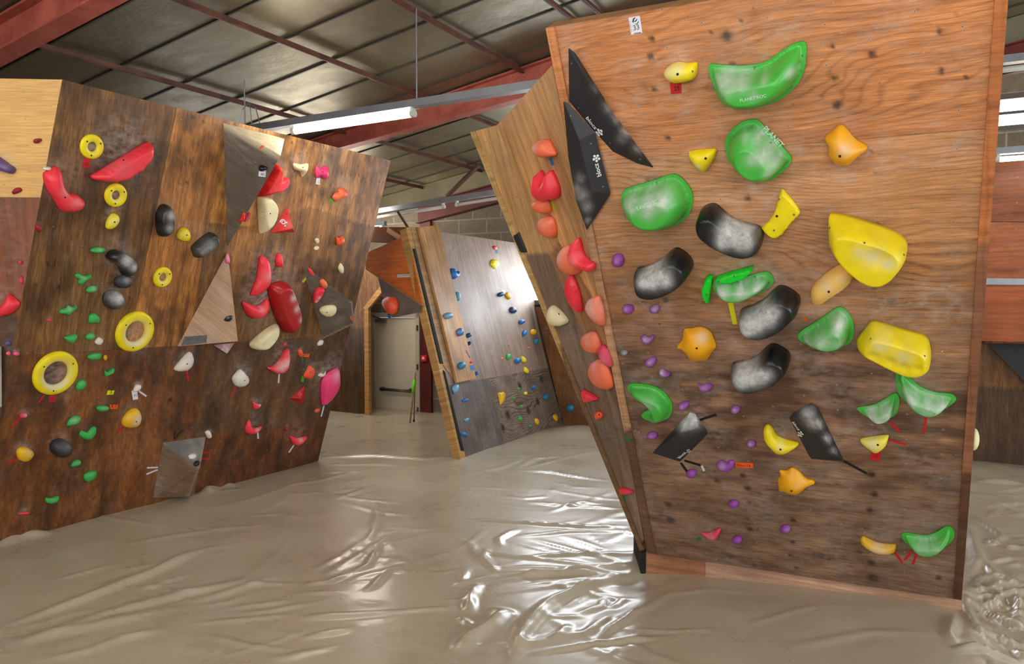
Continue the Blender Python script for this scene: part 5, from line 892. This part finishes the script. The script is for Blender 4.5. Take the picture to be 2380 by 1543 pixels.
tape('yellow-green curved tape on the point of the grey volume', 'L', 2, '845 1190,870 1160,910 1142,913 1155,880 1172,855 1198', 't_lime', group=GL); tape('yellow-green tape under the cream bowl on the grey volume', F4, 2, '1025 1416,1043 1416,1050 1480,1030 1482', 't_lime', group=GL, lift=.002)
# ------------------------------------------------------------------ holds of the pale wall at the far left
KG = 'holds of the pale far left wall'
for lb, fr, q, H, m, kw in (('dusty violet sausage hold on the pale plywood', 1, '-40 650,0 670,30 690,70 720,98 740,100 765,75 783,35 772,0 760,-40 720', .07, 'violet', dict(chalk=[(60, 735, 30, .2)])), ('small dark red chip higher on the pale plywood', 1, '240 548,255 532,290 530,297 545,275 562,248 565', .025, 'maroon', dict(bolts=[(270, 546)], res=14)), ('small dark red chip lower on the pale plywood', 1, '87 912,110 887,140 882,157 900,135 918,95 930', .025, 'maroon', dict(res=14)), ('red broad hold on the brown lower sheet', 3, '-25 265,0 260,25 240,45 195,75 215,100 240,95 265,60 300,0 320,-25 310', .07, 'red', {}), ('tiny chalked pink chip high on the brown lower sheet', 3, '100 20,112 8,122 22,112 36', .02, 'dpink', dict(dust=.35, res=10)),
    ('chalked pink chip midway on the brown lower sheet', 3, '104 118,116 98,126 118,120 140,108 136', .02, 'dpink', dict(dust=.35, res=10)), ('pink chip near the pale grey board', 3, '34 516,46 504,58 514,50 530', .02, 'rose', dict(dust=.8, res=10)), ('violet small knob at the bottom of the brown sheet', 3, ell(44, 462, 14, 16), .03, 'violet', dict(res=12))):
    kw = dict(kw); lh(lb, fr, q, H, m, 'dome', KG, 'K', **kw)
# ------------------------------------------------------------------ far walls
BL = 'small blue holds of the slab wall'; YS = 'small yellow holds of the slab wall'; GS = 'small green holds of the slab wall'
for lb, fr, q, H, m, g in (('pair of pale and dark blue lobes, topmost blue hold of the slab', 5, '737 610,755 605,765 640,790 620,797 640,775 672,745 670', .06, 'blue', BL), ('pale blue hold half hidden by the raised board', 5, '770 770,785 768,797 795,792 828,778 815', .04, 'sky', BL), ('navy hold beside the white tag of the slab', 5, '1062 780,1085 766,1100 778,1090 797,1068 795', .05, 'navy', BL), ('navy drop hold below the white tag', 5, '1145 880,1160 868,1187 900,1175 913,1150 905', .05, 'navy', BL), ('round blue hold below the navy drop', 5, ell(1225, 972, 17, 16), .05, 'blue', BL), ('blue two-lobed hold beside the yellow disc', 5, '1230 1055,1240 1030,1258 1035,1255 1055,1240 1070', .04, 'blue', BL), ('teal hold below the yellow disc near the slab edge', 5, '1313 1100,1325 1087,1340 1095,1335 1120,1318 1122', .04, 'teal', BL), ('upper navy hold close to the raised board', 5, '843 1065,858 1050,873 1060,868 1078,850 1080', .04, 'navy', BL), ('lower navy hold close to the raised board', 5, '852 1120,860 1108,868 1118,862 1135', .04, 'navy', BL), ('blue round hold next to a yellow diamond', 5, ell(1198, 1240, 20, 19), .05, 'blue', BL),
    ('pale blue fin under the raised board', 6, '695 560,705 525,755 515,750 580,730 615,712 605', .05, 'sky', BL), ('blue pinch on the dark lower sheet', 6, '805 690,815 675,845 668,862 680,850 698,815 705', .03, 'blue', BL), ('pale blue wedge on the dark lower sheet', 6, '818 888,860 875,868 885,848 915,830 912', .03, 'sky', BL), ('lowest blue hold of the slab by the edge post', 6, '780 1035,815 1030,855 1055,845 1073,800 1060', .03, 'blue', BL), ('blue triangle on the figured plywood', 6, '1530 545,1560 527,1580 545,1560 572', .03, 'blue', BL), ('teal triangle near the edge of the figured plywood', 6, '1660 640,1690 610,1718 635,1705 670,1685 685,1665 665', .04, 'teal', BL), ('small blue hold just below the end of the raised board', 6, '942 395,955 380,968 395,958 420,945 420', .03, 'blue', BL),
    ('yellow oval hold high on the slab', 5, '1012 560,1030 540,1065 560,1063 590,1045 605,1018 585', .04, 'yellow', YS), ('yellow leaf hold beside the white tag', 5, '1112 785,1125 768,1145 785,1143 815,1130 812', .04, 'gold', YS), ('yellow disc near the slab edge', 5, ell(1305, 1043, 19, 21), .04, 'gold', YS), ('upper yellow diamond beside the blue round hold', 5, '1222 1210,1240 1218,1253 1230,1250 1252,1228 1245', .03, 'yellow', YS), ('yellow diamond under the upper one', 5, '1240 1285,1258 1295,1270 1315,1265 1330,1242 1312', .03, 'yellow', YS), ('tall yellow wedge on the figured plywood', 6, '1178 610,1200 603,1247 603,1243 680,1212 735,1200 720,1190 660', .04, 'gold', YS), ('yellow-green dot on the figured plywood', 6, ell(1473, 612, 17, 18), .02, 'lemon', YS), ('yellow diamond low on the figured plywood', 6, '1570 885,1590 880,1613 915,1600 950,1575 920', .03, 'gold', YS), ('yellow diamond at the edge of the figured plywood', 6, '1765 850,1785 832,1810 865,1803 912,1775 885', .03, 'gold', YS),
    ('green wedge above the figured plywood', 5, '1118 1200,1140 1195,1155 1208,1135 1235,1125 1232', .03, 'leaf', GS), ('upper green dot on the figured plywood', 6, ell(1397, 565, 16, 13), .015, 'leaf', GS), ('small green fleck left of the yellow-green dot', 6, ell(1345, 665, 15, 12), .015, 'leaf', GS), ('green fleck in the middle of the figured plywood', 6, ell(1430, 752, 18, 14), .015, 'leaf', GS), ('green square chip on the figured plywood', 6, '1398 868,1420 860,1435 880,1425 902,1402 900', .02, 'leaf', GS), ('lowest green fleck on the figured plywood', 6, ell(1522, 960, 13, 11), .015, 'leaf', GS),
    ('orange flake above a blue tag high on the slab', 5, '1028 458,1040 448,1052 462,1050 475,1035 472', .03, 'orange', None), ('tiny coral dot near the middle of the slab', 5, ell(1135, 1131, 5, 6), .01, 'orange', 'coral dots of the slab'), ('tiny coral dot near the teal hold', 5, ell(1276, 1151, 8, 7), .01, 'orange', 'coral dots of the slab'), ('faint coral fleck left of the green wedge', 5, ell(1090, 1226, 9, 9), .01, 'coral', 'coral dots of the slab')):
    h(lb, 'G', fr, q, H, m, 'dome', group=g, res=14, dust=0)
GB2 = Pl(PG.o + PG.n * .05, PG.u, PG.v)
for lb, q, m in (('teal oval hold, topmost on the raised board', ell(720, 930, 28, 22), 'sky'), ('blue oval hold midway on the raised board', '780 1040,790 1020,808 1018,820 1045,812 1066,792 1068', 'blue'), ('round blue hold lowest on the raised board', ell(812, 1273, 23, 25), 'teal')): h(lb, GB2, 5, q, .045, m, 'dome', group='blue holds of the raised board', res=16, chalk=[(P2(q)[0] if isinstance(q, str) else q[0]) + (20, .3)])
h('small red stub by the blue tag on the raised board', GB2, 5, ell(877, 1252, 8, 8), .02, 'red', 'dome', res=10)
tape('blue paper tag at the bottom of the raised board', GB2, 5, '862 1275,890 1268,902 1303,875 1310', 't_blue', 'route_tag', 'tag', 'paper route tags'); strip('indigo tape on the raised board', GB2, 5, (840, 1170), (868, 1222), 8, 't_indigo'); strip('orange tape under the indigo one on the raised board', GB2, 5, (868, 1225), (878, 1250), 7, 't_orange')
tape('blue paper tag high on the slab', 'G', 5, '1040 475,1055 475,1062 500,1047 503', 't_blue', 'route_tag', 'tag', 'paper route tags'); tape('white paper tag on the shiny slab', 'G', 5, '1085 750,1108 755,1112 785,1095 783', 'paper', 'route_tag', 'tag', 'paper route tags')
h('blue round hold on the low brown panel', 'P', 6, ell(1945, 768, 40, 40), .05, 'teal', 'dome', res=18, dust=0)
# grey volume and big orange hold under the orange overhang, its white label
nO = PO.n
o8, V8 = volume('grey pointed volume hanging under the orange overhang', 'O', 5, [(236, 672, .0), (535, 852, .0), (535, 905, .0), (335, 945, .05), (275, 850, .02)], [(0, 1, 3, 4), (1, 2, 3)], 'grey', [])[:2]
o8.data.materials[0] = plain('grey_volume', (112, 100, 92), .75, var=.2)
F8 = facepl(V8, 0, 1, 3); h('faded orange ball-like hold on the grey hanging volume', F8, 5, '268 840,285 815,315 800,350 810,362 860,350 905,320 922,290 890', .12, 'orange', 'dome', chalk=[(310, 830, 30, .8), (290, 850, 25, .5)], res=22)
strip('blue tape under the faded orange hold', F8, 5, (308, 918), (318, 948), 20, 't_blue', lift=.004)
o = tape('small white name label on the orange overhang', 'O', 5, '366 647,466 643,468 662,367 667', 'paper', 'name_label', 'sign'); text(o, 'La Demoiselle', 'O', 5, (371, 661), (463, 657), 'ink', None, .0022)
# ------------------------------------------------------------------ climbing walls
def pxreg(V): return proj(np.asarray(V))
def sheet_tints(regs, seed, streak=(9, 1.0), amp=.55, dirt=None):
    """plywood tone by region (points inside a polygon take its colour) with stains of its own"""
    def fn(base, UV, V):
        x, y = pxreg(V); base = base.copy()
        for poly, c in regs: base[inpoly(x, y, poly)] = lin(c)
        n = fbm(UV[:, 0] * streak[0], UV[:, 1] * streak[1], seed, 4); n2 = fbm(UV[:, 0] * 2.6, UV[:, 1] * 2.6, seed + 9, 5)
        k = 1 + amp * (n - .5) + amp * 1.5 * (n2 - .5); base *= np.clip(k, .3, 1.7)[:, None]
        if dirt is not None: base = dirt(base, UV, V)
        return base
    return fn
M_ = PM; vs = [M_.loc(2295, 298)[1], M_.loc(2280, 757)[1], M_.loc(2240, 1105)[1]]
TL, TRr, BR_, BL_ = [np.array(M_.loc(*p)) for p in ((1268, 66), (2345, -118), (2235, 1395), (1505, 1285))]
side = lambda a, b, v: a + (b - a) * ((v - a[1]) / (b[1] - a[1]))
MW = empty('climbing_wall', M_.px(1860, 1340), 'large orange fir plywood wall leaning out, with green and black holds', 'climbing wall', kind='thing')
kn = []
for fr, q in ((9, '317 248 18,308 365 22,335 568 18,420 885 18,290 1160 15,830 413 20,800 232 40,888 132 14,935 1270 22,690 207 8'), (10, '892 200 24,202 295 20,450 345 22,478 345 16,222 500 22,235 675 34,902 455 27,1060 500 15,990 92 11,463 970 12,488 1110 11,495 1435 12,958 682 8'), (11, '388 470 16,110 795 20'), (12, '445 100 9,425 462 18,530 550 22'),
              (13, '372 467 20,385 555 26,795 303 18,820 375 20,825 455 15,820 547 12,830 605 18,1075 555 16,1535 408 24,1510 500 20,1490 603 12,1520 797 25,1530 885 34,855 812 14,1095 825 11,1060 752 11,1075 680 15,650 333 20,1515 297 26,1450 735 12,720 760 16,1240 760 18,1900 880 22')):
    for t in q.split(','): x, y, r = map(float, t.split()); U = M_.loc(*fx(fr, (x, y))); V2 = M_.loc(*fx(fr, (x + r, y))); kn.append((*U, math.dist(U, V2)))
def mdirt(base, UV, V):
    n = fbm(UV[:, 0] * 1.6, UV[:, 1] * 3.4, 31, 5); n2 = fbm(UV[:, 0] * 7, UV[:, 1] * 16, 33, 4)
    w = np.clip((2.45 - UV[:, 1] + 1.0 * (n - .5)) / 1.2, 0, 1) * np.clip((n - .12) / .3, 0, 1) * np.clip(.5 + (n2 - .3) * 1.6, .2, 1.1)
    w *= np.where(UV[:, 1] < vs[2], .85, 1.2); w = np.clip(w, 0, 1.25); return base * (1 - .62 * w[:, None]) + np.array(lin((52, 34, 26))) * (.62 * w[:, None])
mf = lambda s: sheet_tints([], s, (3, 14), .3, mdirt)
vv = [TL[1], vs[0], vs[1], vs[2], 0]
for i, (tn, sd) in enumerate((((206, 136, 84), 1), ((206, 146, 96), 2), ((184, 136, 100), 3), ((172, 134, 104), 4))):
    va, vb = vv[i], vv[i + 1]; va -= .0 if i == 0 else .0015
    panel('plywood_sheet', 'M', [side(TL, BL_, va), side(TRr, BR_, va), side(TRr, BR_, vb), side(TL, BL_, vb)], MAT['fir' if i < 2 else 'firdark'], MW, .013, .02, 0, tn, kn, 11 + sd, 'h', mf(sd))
# frame behind the sheets, trims, plinth
fr_ = [M_.pt(*q, -.022) for q in (TL, TRr, BR_, BL_)]; MB().prism([M_.pt(*TL, -.022), M_.pt(*TRr, -.022), M_.pt(*BR_, -.022), M_.pt(*BL_, -.022)], -M_.n * .1).build('frame', MAT['framewood'], MW)
def tfn(sd, amp=.4): return sheet_tints([], sd, (9, 2), amp)
polyboard('corner_trim', 'M', [(1268, 66), (1287, 62), (1523, 1288), (1505, 1285)], MAT['timber'], MW, .012, .012, (196, 150, 112), .03, 3, 'v', sheet_tints([([(1200, 0), (1400, 0), (1420, 500), (1200, 500)], (206, 134, 82)), ([(1300, 1000), (1600, 1000), (1600, 1400), (1300, 1400)], (120, 86, 62))], 5, (4, 4), .6))
polyboard('edge_board', 'M', [(2316, -60), (2348, -60), (2235, 1394), (2216, 1391)], MAT['timber'], MW, .012, .012, (186, 112, 62), .03, 5, 'v', sheet_tints([([(2000, 560), (2500, 560), (2500, 1100), (2000, 1100)], (150, 98, 68)), ([(2000, 1100), (2500, 1100), (2500, 1500), (2000, 1500)], (96, 62, 42))], 6, (4, 4), .5))
pa, pb_ = M_.px(1498, 1284), M_.px(2236, 1395); pa = pa - Z_ * .012 + M_.n * .0; pb_ = pb_ - Z_ * .012; nh = nrm((M_.n[0], M_.n[1], 0)); ph = pa * .0 + (pa + (pb_ - pa) * .215)
PPl = Pl(pa - Z_ * pa[2] - nh * .03, pb_ - pa, Z_); lp = float(np.linalg.norm((pb_ - pa)[:2])); zt = pa[2] + .05
for (a, b, t) in ((-.01, lp * .215, (176, 118, 80)), (lp * .215 + .002, lp, (198, 154, 124))): polyuv('plinth_board', PPl, [(a, -.08), (b, -.08), (b, zt), (a, zt)], MAT['timber'], MW, .02, 0, t, .03, 7, 'h', tfn(9))
# side panels of the main wall
cq = PS1.px(1495, 1268); MB().box((cq[0] - .012, cq[1] + .012, -.15), (.12, 0, 0), (0, .3, 0), (0, 0, .27)).build('corner_block', MAT['foam'], MW)
sreg = sheet_tints([([(1100, 500), (1290, 640), (1400, 900), (1520, 1300), (1380, 1300), (1200, 900)], (160, 122, 90))], 12, (7, 1.2), .6)
polyboard('side_panel', 'S1', [(1283, 152), (1155, 291), (1230, 478), (1300, 650), (1384, 840), (1448, 980), (1496, 1252), (1504, 1284)], MAT['sideply'], MW, .018, 0, (216, 164, 106), .025, 4, 'v', sheet_tints([([(1300, 560), (1420, 760), (1510, 1300), (1490, 1300), (1380, 900), (1270, 600)], (162, 116, 76)), ([(1380, 840), (1420, 840), (1530, 1300), (1480, 1300)], (116, 84, 58))], 14, (8, 1.2), .6))
polyboard('outer_panel', 'S2', [(1155, 291), (1094, 308), (1487, 1275), (1496, 1254), (1448, 980), (1384, 840), (1300, 650), (1230, 478)], MAT['sideply'], MW, .03, 0, (212, 164, 108), .025, 6, 'v', sheet_tints([([(1195, 600), (1225, 588), (1262, 584), (1310, 600), (1380, 760), (1600, 1300), (1400, 1300)], (138, 112, 92))], 15, (7, 1.2), .6))
polyboard('edge_strip', 'S2', [(1092, 307), (1104, 305), (1497, 1278), (1487, 1280)], MAT['timber'], MW, .05, .006, (204, 166, 108), .04, 8, 'v', sheet_tints([([(1300, 800), (1400, 800), (1520, 1300), (1400, 1300)], (138, 104, 70))], 5, (5, 3), .4))
fold = [(1155, 291), (1230, 478), (1300, 650), (1384, 840), (1448, 980), (1496, 1254)]; fa = [PS1.px(*p) for p in fold]; fb_ = [PS2.px(*p) for p in fold]
fV = [q for a, b in zip(fa, fb_) for q in (a - PS1.n * .012, b - PS2.n * .012, a - PS1.n * .024, b - PS2.n * .024)]; fF = []
for i in range(len(fold) - 1): k = 4 * i; fF += [(k, k + 1, k + 5, k + 4), (k + 2, k + 6, k + 7, k + 3), (k, k + 4, k + 6, k + 2), (k + 1, k + 3, k + 7, k + 5)]
mk('fold_board', fV, fF, MAT['framewood'], MW)
# left wall
LW = empty('climbing_wall', PL.px(380, 1180), 'wide dark brown stained plywood wall with yellow rings and red holds', 'climbing wall', kind='thing')
vl = PL.loc(420, 803)[1]; ltl_, ltr_ = np.array(PL.loc(145, 185)), np.array(PL.loc(908, 373)); lbr = np.array([PL.loc(736, 1085)[0], -.06]); lbl_ = np.array(PL.loc(0, 975)); lbl_ = ltl_ + (lbl_ - ltl_) * ((ltl_[1] + .06) / (ltl_[1] - lbl_[1]))
def x3(p): return np.array(PL.loc(*p))
kl = []
for fr, q in ((1, '345 1430 16,1460 415 10,1380 375 14,1280 685 8,1340 850 8,1290 850 8,195 1550 9'), (2, '1075 475 6,1110 485 6,1163 497 7,1220 503 6,1250 517 7,1297 526 6,1350 535 7,1378 545 6,785 283 6,830 277 6,865 292 6,940 300 6,990 312 7,1050 330 7,1040 372 8,1150 800 6,1185 815 6,1232 825 7,1283 830 6,1090 808 6,120 412 6,85 412 5,40 400 5,50 548 6,95 545 6,205 153 9,1030 560 6'), (3, '195 150 10,705 215 9,320 155 10'), (4, '185 700 14,150 480 8')):
    for t in q.split(','): x, y, r = map(float, t.split()); U = PL.loc(*fx(fr, (x, y))); V2 = PL.loc(*fx(fr, (x + r, y))); kl.append((*U, math.dist(U, V2)))
u12 = lambda v: PL.loc(410, 255)[0] + (PL.loc(300, 795)[0] - PL.loc(410, 255)[0]) * (v - PL.loc(410, 255)[1]) / (PL.loc(300, 795)[1] - PL.loc(410, 255)[1])
us2 = PL.loc(526, 290)[0]
top = lambda u: ltl_[1] + (ltr_[1] - ltl_[1]) * (u - ltl_[0]) / (ltr_[0] - ltl_[0])
def ldirt(base, UV, V):
    n = fbm(UV[:, 0] * 3.4, UV[:, 1] * 2.2, 41, 5); n2 = fbm(UV[:, 0] * 12, UV[:, 1] * 9, 45, 4); n3 = fbm(UV[:, 0] * 22, UV[:, 1] * 3, 47, 4); w = np.clip((n - .38) / .18, 0, 1) * np.clip((n2 - .28) * 2.6, .1, 1) + .5 * np.clip((n3 - .5) * 4, 0, 1); w = np.clip(w, 0, 1); return base * (1 - .62 * w[:, None]) + np.array(lin((40, 26, 16))) * (.62 * w[:, None])
def lp_(c4, tn, sd, regs=()): panel('plywood_sheet', 'L', c4, MAT['brown' if sd < 4 else 'brownlow'], LW, .017, .018, 0, tn, kl, 21 + sd, 'v', sheet_tints(list(regs), sd, (11, 1.2), .55, ldirt))
lp_([ltl_, (u12(top(-2)), top(u12(top(-2)))), (u12(vl), vl), side(ltl_, lbl_, vl)], (132, 92, 50), 1)
lp_([(u12(top(-2)) + .002, top(u12(top(-2)))), (us2 - .002, top(us2)), (us2 - .002, vl), (u12(vl) + .002, vl)], (188, 124, 60), 2)
lp_([(us2, top(us2)), ltr_, side(ltr_, lbr, vl), (us2, vl)], (192, 130, 62), 3, [([(300, 500), (900, 560), (900, 1000), (300, 1000)], (132, 90, 46)), ([(540, 540), (720, 480), (900, 540), (900, 620), (540, 640)], (160, 108, 54))])
um = PL.loc(480, 840)[0]
lp_([side(ltl_, lbl_, vl - .002), (um - .002, vl - .002), (um - .002, -.06), lbl_], (132, 80, 38), 4)
lp_([(um, vl - .002), side(ltr_, lbr, vl - .002), lbr, (um, -.06)], (108, 74, 42), 5, [([(300, 1040), (900, 960), (900, 1300), (300, 1300)], (116, 66, 30))])
MB().prism([PL.pt(*q, -.02) for q in (ltl_ + (.16, 0), ltr_, lbr, lbl_ + (.16, 0))], -PL.n * .08).build('frame', MAT['framewood'], LW)
# pale wall at the far left
KW = empty('climbing_wall', PK.px(20, 900), 'pale plywood wall with a brown lower sheet, left of the dark brown wall', 'climbing wall', kind='thing')
kx = lambda x, y: PK.loc(x, y)
ke = [np.array(kx(x, y)) for x, y in ((144, 185), (95, 458), (0, 975))]; kv = kx(95, 459)[1]; kb = -(ltl[2] + .05) / PK.v[2]; kE = ke[0] + (ke[2] - ke[0]) * ((ke[0][1] - kb) / (ke[0][1] - ke[2][1]))
k1 = side(ke[0], kE, kv); k_l = ke[0][0] - 1.6
panel('plywood_sheet', 'K', [(k_l, ke[0][1]), ke[0], k1, (k_l, kv)], ply('pale_plywood', (1.2, 14), 14, .1, .5, nuts=.16, speck=.15, chalkall=.1, streak=(.86, 1.1)), KW, .03, .018, 0, (222, 172, 96), [], 51, 'h', tfn(51, .18))
panel('plywood_sheet', 'K', [(k_l, kv - .002), side(ke[0], kE, kv - .002), kE, (k_l, kb)], MAT['sideply'], KW, .03, .018, 0, (136, 74, 34), [], 52, 'v', sheet_tints([([(-200, 700), (60, 740), (60, 1300), (-200, 1300)], (84, 52, 30))], 52, (8, 2), .5))
MB().prism([PK.pt(*q, -.02) for q in ((k_l, ke[0][1]), ke[0] - (.16, 0), kE - (.16, 0), (k_l, kb))], -PK.n * .06).build('frame', MAT['framewood'], KW)
gp = PK.px(2, 945, .02); gp2 = PK.px(2, 805, .02); o = MB().prism([gp + PK.u * .006, gp2 + PK.u * .004, gp2 - PK.u * .12, gp - PK.u * .12], PK.n * .03).build('side_board', MAT['lampwhite'], KW); o['label'] = 'pale grey board'
# middle slab wall with its overhanging orange side
GWl = empty('climbing_wall', PG.px(1180, 1020), 'grey shiny plywood slab wall in the middle with small blue and yellow holds', 'climbing wall', kind='thing')
gx = lambda x, y: np.array(PG.loc(x, y))
gq4 = [gx(948, 528), gx(1211, 566), gx(1309, 992), gx(1075, 1064)]; gm = .455
gl = lambda t: gq4[0] + (gq4[3] - gq4[0]) * t; gr_ = lambda t: gq4[1] + (gq4[2] - gq4[1]) * t
tl_ = (gl(0)[1] - gx(1100, 885)[1]) / (gl(0)[1] - gl(1)[1]); tr_ = (gr_(0)[1] - gx(1235, 862)[1]) / (gr_(0)[1] - gr_(1)[1]); gext = np.array([0, -.06])
mid = lambda a, b, s: a + (b - a) * s
greg = sheet_tints([], 61, (16, 1.4), .3)
panel('plywood_sheet', 'G', [gl(0), gr_(0), gr_(tr_), gl(tl_)], MAT['slab'], GWl, .03, .018, 0, (150, 128, 112), [], 61, 'v', greg)
c_a, c_b = mid(gl(tl_), gr_(tr_), .36), mid(gl(1), gr_(1), .36)
panel('plywood_sheet', 'G', [gl(tl_) - (0, .002), c_a - (.002, .002), c_b + gext, gl(1) + gext], MAT['slab'], GWl, .03, .018, 0, (104, 92, 86), [], 62, 'v', sheet_tints([], 62, (5, 5), .8))
panel('figured_sheet', 'G', [c_a - (0, .002), gr_(tr_) - (0, .002), gr_(1) + gext, c_b + gext], MAT['figured'], GWl, .02, .018, 0, (132, 116, 100), [(*gx(*fx(6, p)), .05) for p in ((1410, 530), (1640, 460), (1280, 840), (1500, 800), (1230, 980), (1600, 700))], 63, 'h', sheet_tints([], 63, (3, 3), .4))
MB().prism([PG.pt(*q, -.02) for q in (gl(0), gr_(0), gr_(1) + gext, gl(1) + gext)], -PG.n * .06).build('frame', MAT['framewood'], GWl)
polyboard('edge_post', 'G', [(944, 530), (956, 527), (1083, 1066), (1070, 1068)], MAT['timber'], GWl, .09, .004, (196, 150, 88), .05, 5, 'v', tfn(64, .3))
for q in ([(961, 578), (965, 578), (1030, 845), (1024, 844)], [(1031, 860), (1035, 864), (1079, 1048), (1073, 1046)]): polyboard('foam_strip', 'G', q, MAT['foam'], GWl, .012, .016, (12, 12, 13), .2)
polyboard('raised_board', 'G', [(974, 529), (1020, 522), (1107, 880), (1063, 889)], MAT['sideply'], GWl, .03, .05, (190, 140, 82), .03, 9, 'v', sheet_tints([], 66, (6, 3), .7))
polyboard('top_board', 'G', [(955, 527), (975, 529), (1062, 890), (1032, 850)], MAT['timber'], GWl, .015, .012, (176, 140, 100), .04, 9, 'v', tfn(67, .3))
O_ = PO; polyboard('overhang_panel', 'O', [(948, 545), (850, 588), (850, 624), (981, 709)], MAT['orangeply'], GWl, .018, 0, (214, 112, 34), .03, 7, 'h', sheet_tints([], 71, (4, 6), .4))
polyboard('overhang_edge', 'O', [(850, 621), (850, 626), (980, 711), (981, 705)], MAT['timber'], GWl, .04, .006, (176, 120, 66), .05, 8)
# brown panel right of the slab and its dark cap
PWl = empty('climbing_wall', PP.px(1340, 980), 'low brown panel with a black cap between the slab wall and the large wall', 'climbing wall', kind='thing')
polyboard('panel', 'P', [(1244, 712), (1640, 712), (1660, 1010), (1315, 1000)], MAT['sideply'], PWl, .018, 0, (128, 80, 38), .04, 6, 'v', sheet_tints([], 73, (7, 2), .6)); polyboard('cap_strip', 'P', [(1244, 707), (1640, 707), (1640, 713), (1244, 713)], MAT['foam'], PWl, .05, .01, (12, 12, 12), .2)
# wooden backing left of the door
WW = empty('climbing_wall', PW.px(800, 960), 'dark brown backing panel with timber studs left of the pale door', 'climbing wall', kind='thing')
polyboard('panel', 'W', [(738, 560), (860, 590), (884, 664), (846, 722), (848, 1000), (738, 1000)], MAT['brown'], WW, .018, 0, (130, 90, 50), .05, 6, 'v', sheet_tints([([(600, 760), (900, 760), (900, 1100), (600, 1100)], (92, 64, 38))], 75, (7, 2), .6))
polyboard('stud', 'W', [(846, 722), (856, 718), (858, 1000), (848, 1000)], MAT['timber'], WW, .06, .05, (200, 148, 84), .05, 6, 'v'); polyboard('diagonal_stud', 'W', [(844, 716), (850, 724), (890, 676), (884, 664)], MAT['timber'], WW, .06, .05, (206, 152, 88), .05, 6)
# loose timber framing behind the orange overhang
for nm, p, q, Y, w, h, tn, lb in (('timber_beam', (845, 552), (930, 556), 9.3, .06, .1, (150, 110, 84), 'grey brown level beam behind the orange overhang'), ('timber_brace', (898, 533), (934, 556), 8.95, .05, .06, (214, 140, 68), 'short orange brace sloping down behind the orange overhang'), ('timber_board', (842, 540), (945, 541), 9.35, .03, .13, (150, 88, 40), 'dark orange board behind the top of the orange overhang')):
    A2, B2 = aty(*p, Y), aty(*q, Y - .25); d = nrm(B2 - A2); pl = Pl(A2 - Z_ * h / 2, B2 - A2, Z_); o = polyuv(nm, pl, [(0, 0), (np.linalg.norm(B2 - A2), 0), (np.linalg.norm(B2 - A2), h), (0, h)], MAT['timber'], None, w, 0, tn, .06, 8, 'h', tfn(8, .2)); tag(o, lb, 'timber')
# far wall beyond the large wall
RWl = empty('climbing_wall', PR2.px(2330, 1060), 'far orange brown boulder wall seen past the edge of the large wall', 'climbing wall', kind='thing')
rn2 = ply('far_plywood', (1.2, 12), 18, .3, .5, nuts=.24, speck=.3, chalkall=.1)
polyboard('upper_sheet', 'R', [(2262, 378), (2560, 372), (2560, 517), (2262, 514)], rn2, RWl, .018, 0, (120, 62, 28), .04, 3, 'h', sheet_tints([], 81, (3, 9), .3)); polyboard('middle_sheet', 'R', [(2262, 516), (2560, 519), (2560, 648), (2262, 646)], rn2, RWl, .018, 0, (160, 92, 54), .04, 3, 'h', sheet_tints([], 82, (3, 9), .3))
polyboard('lower_sheet', 'R', [(2262, 661), (2560, 665), (2560, 802), (2262, 797)], MAT['orangeply'], RWl, .018, 0, (168, 88, 40), .04, 3, 'h', sheet_tints([], 83, (3, 5), .4)); polyboard('joint_bar', 'R', [(2262, 646), (2560, 649), (2560, 664), (2262, 661)], MAT['galv'], RWl, .02, .012, (120, 120, 120), .2)
ra, rb = PR.px(2262, 797), PR.px(2560, 802); MB().prism([ra, rb, rb - PR.n * .7, ra - PR.n * .7], Z_ * .02).build('soffit', MAT['foam'], RWl)
polyboard('lower_panel', 'R2', [(2230, 780), (2560, 785), (2560, 1100), (2230, 1085)], MAT['brown'], RWl, .018, 0, (136, 92, 44), .05, 6, 'v', sheet_tints([([(2200, 900), (2600, 900), (2600, 1200), (2200, 1200)], (90, 62, 36))], 84, (5, 3), .6))
plx = PR2; o = MB().prism([plx.px(2294, 797, .05), plx.px(2500, 800, .05), plx.px(2500, 985, .05), plx.px(2380, 886, .05)], plx.n * .06).build('climbing_volume', MAT['charcoal']); tag(o, 'dark triangular volume under the far orange brown wall', 'climbing volume'); setchalk(o, np.zeros(len(o.data.vertices)))
# ------------------------------------------------------------------ camera, render look
cd = bpy.data.cameras.new('camera'); cam = bpy.data.objects.new('camera', cd); COL.objects.link(cam); cam.location = Vector(CAM); cam.rotation_euler = (PI / 2 - PITCH, 0, 0); cd.sensor_width = 36; cd.lens = F / 2380 * 36; cd.clip_start = .05; S.camera = cam

w = bpy.data.worlds.new('world'); S.world = w; w.use_nodes = True; bg = w.node_tree.nodes['Background']; bg.inputs[0].default_value = (.75, .85, 1, 1); bg.inputs[1].default_value = 1.0
S.view_settings.view_transform = 'Standard'; S.view_settings.look = 'None'; S.view_settings.exposure = 0.0; S.view_settings.gamma = 1.0; S.view_settings.use_curve_mapping = False
S.cycles.max_bounces = 6; S.cycles.diffuse_bounces = 3; S.cycles.glossy_bounces = 3; S.cycles.caustics_reflective = False; S.cycles.caustics_refractive = False; S.cycles.sample_clamp_indirect = 6.0; S.cycles.use_denoising = True
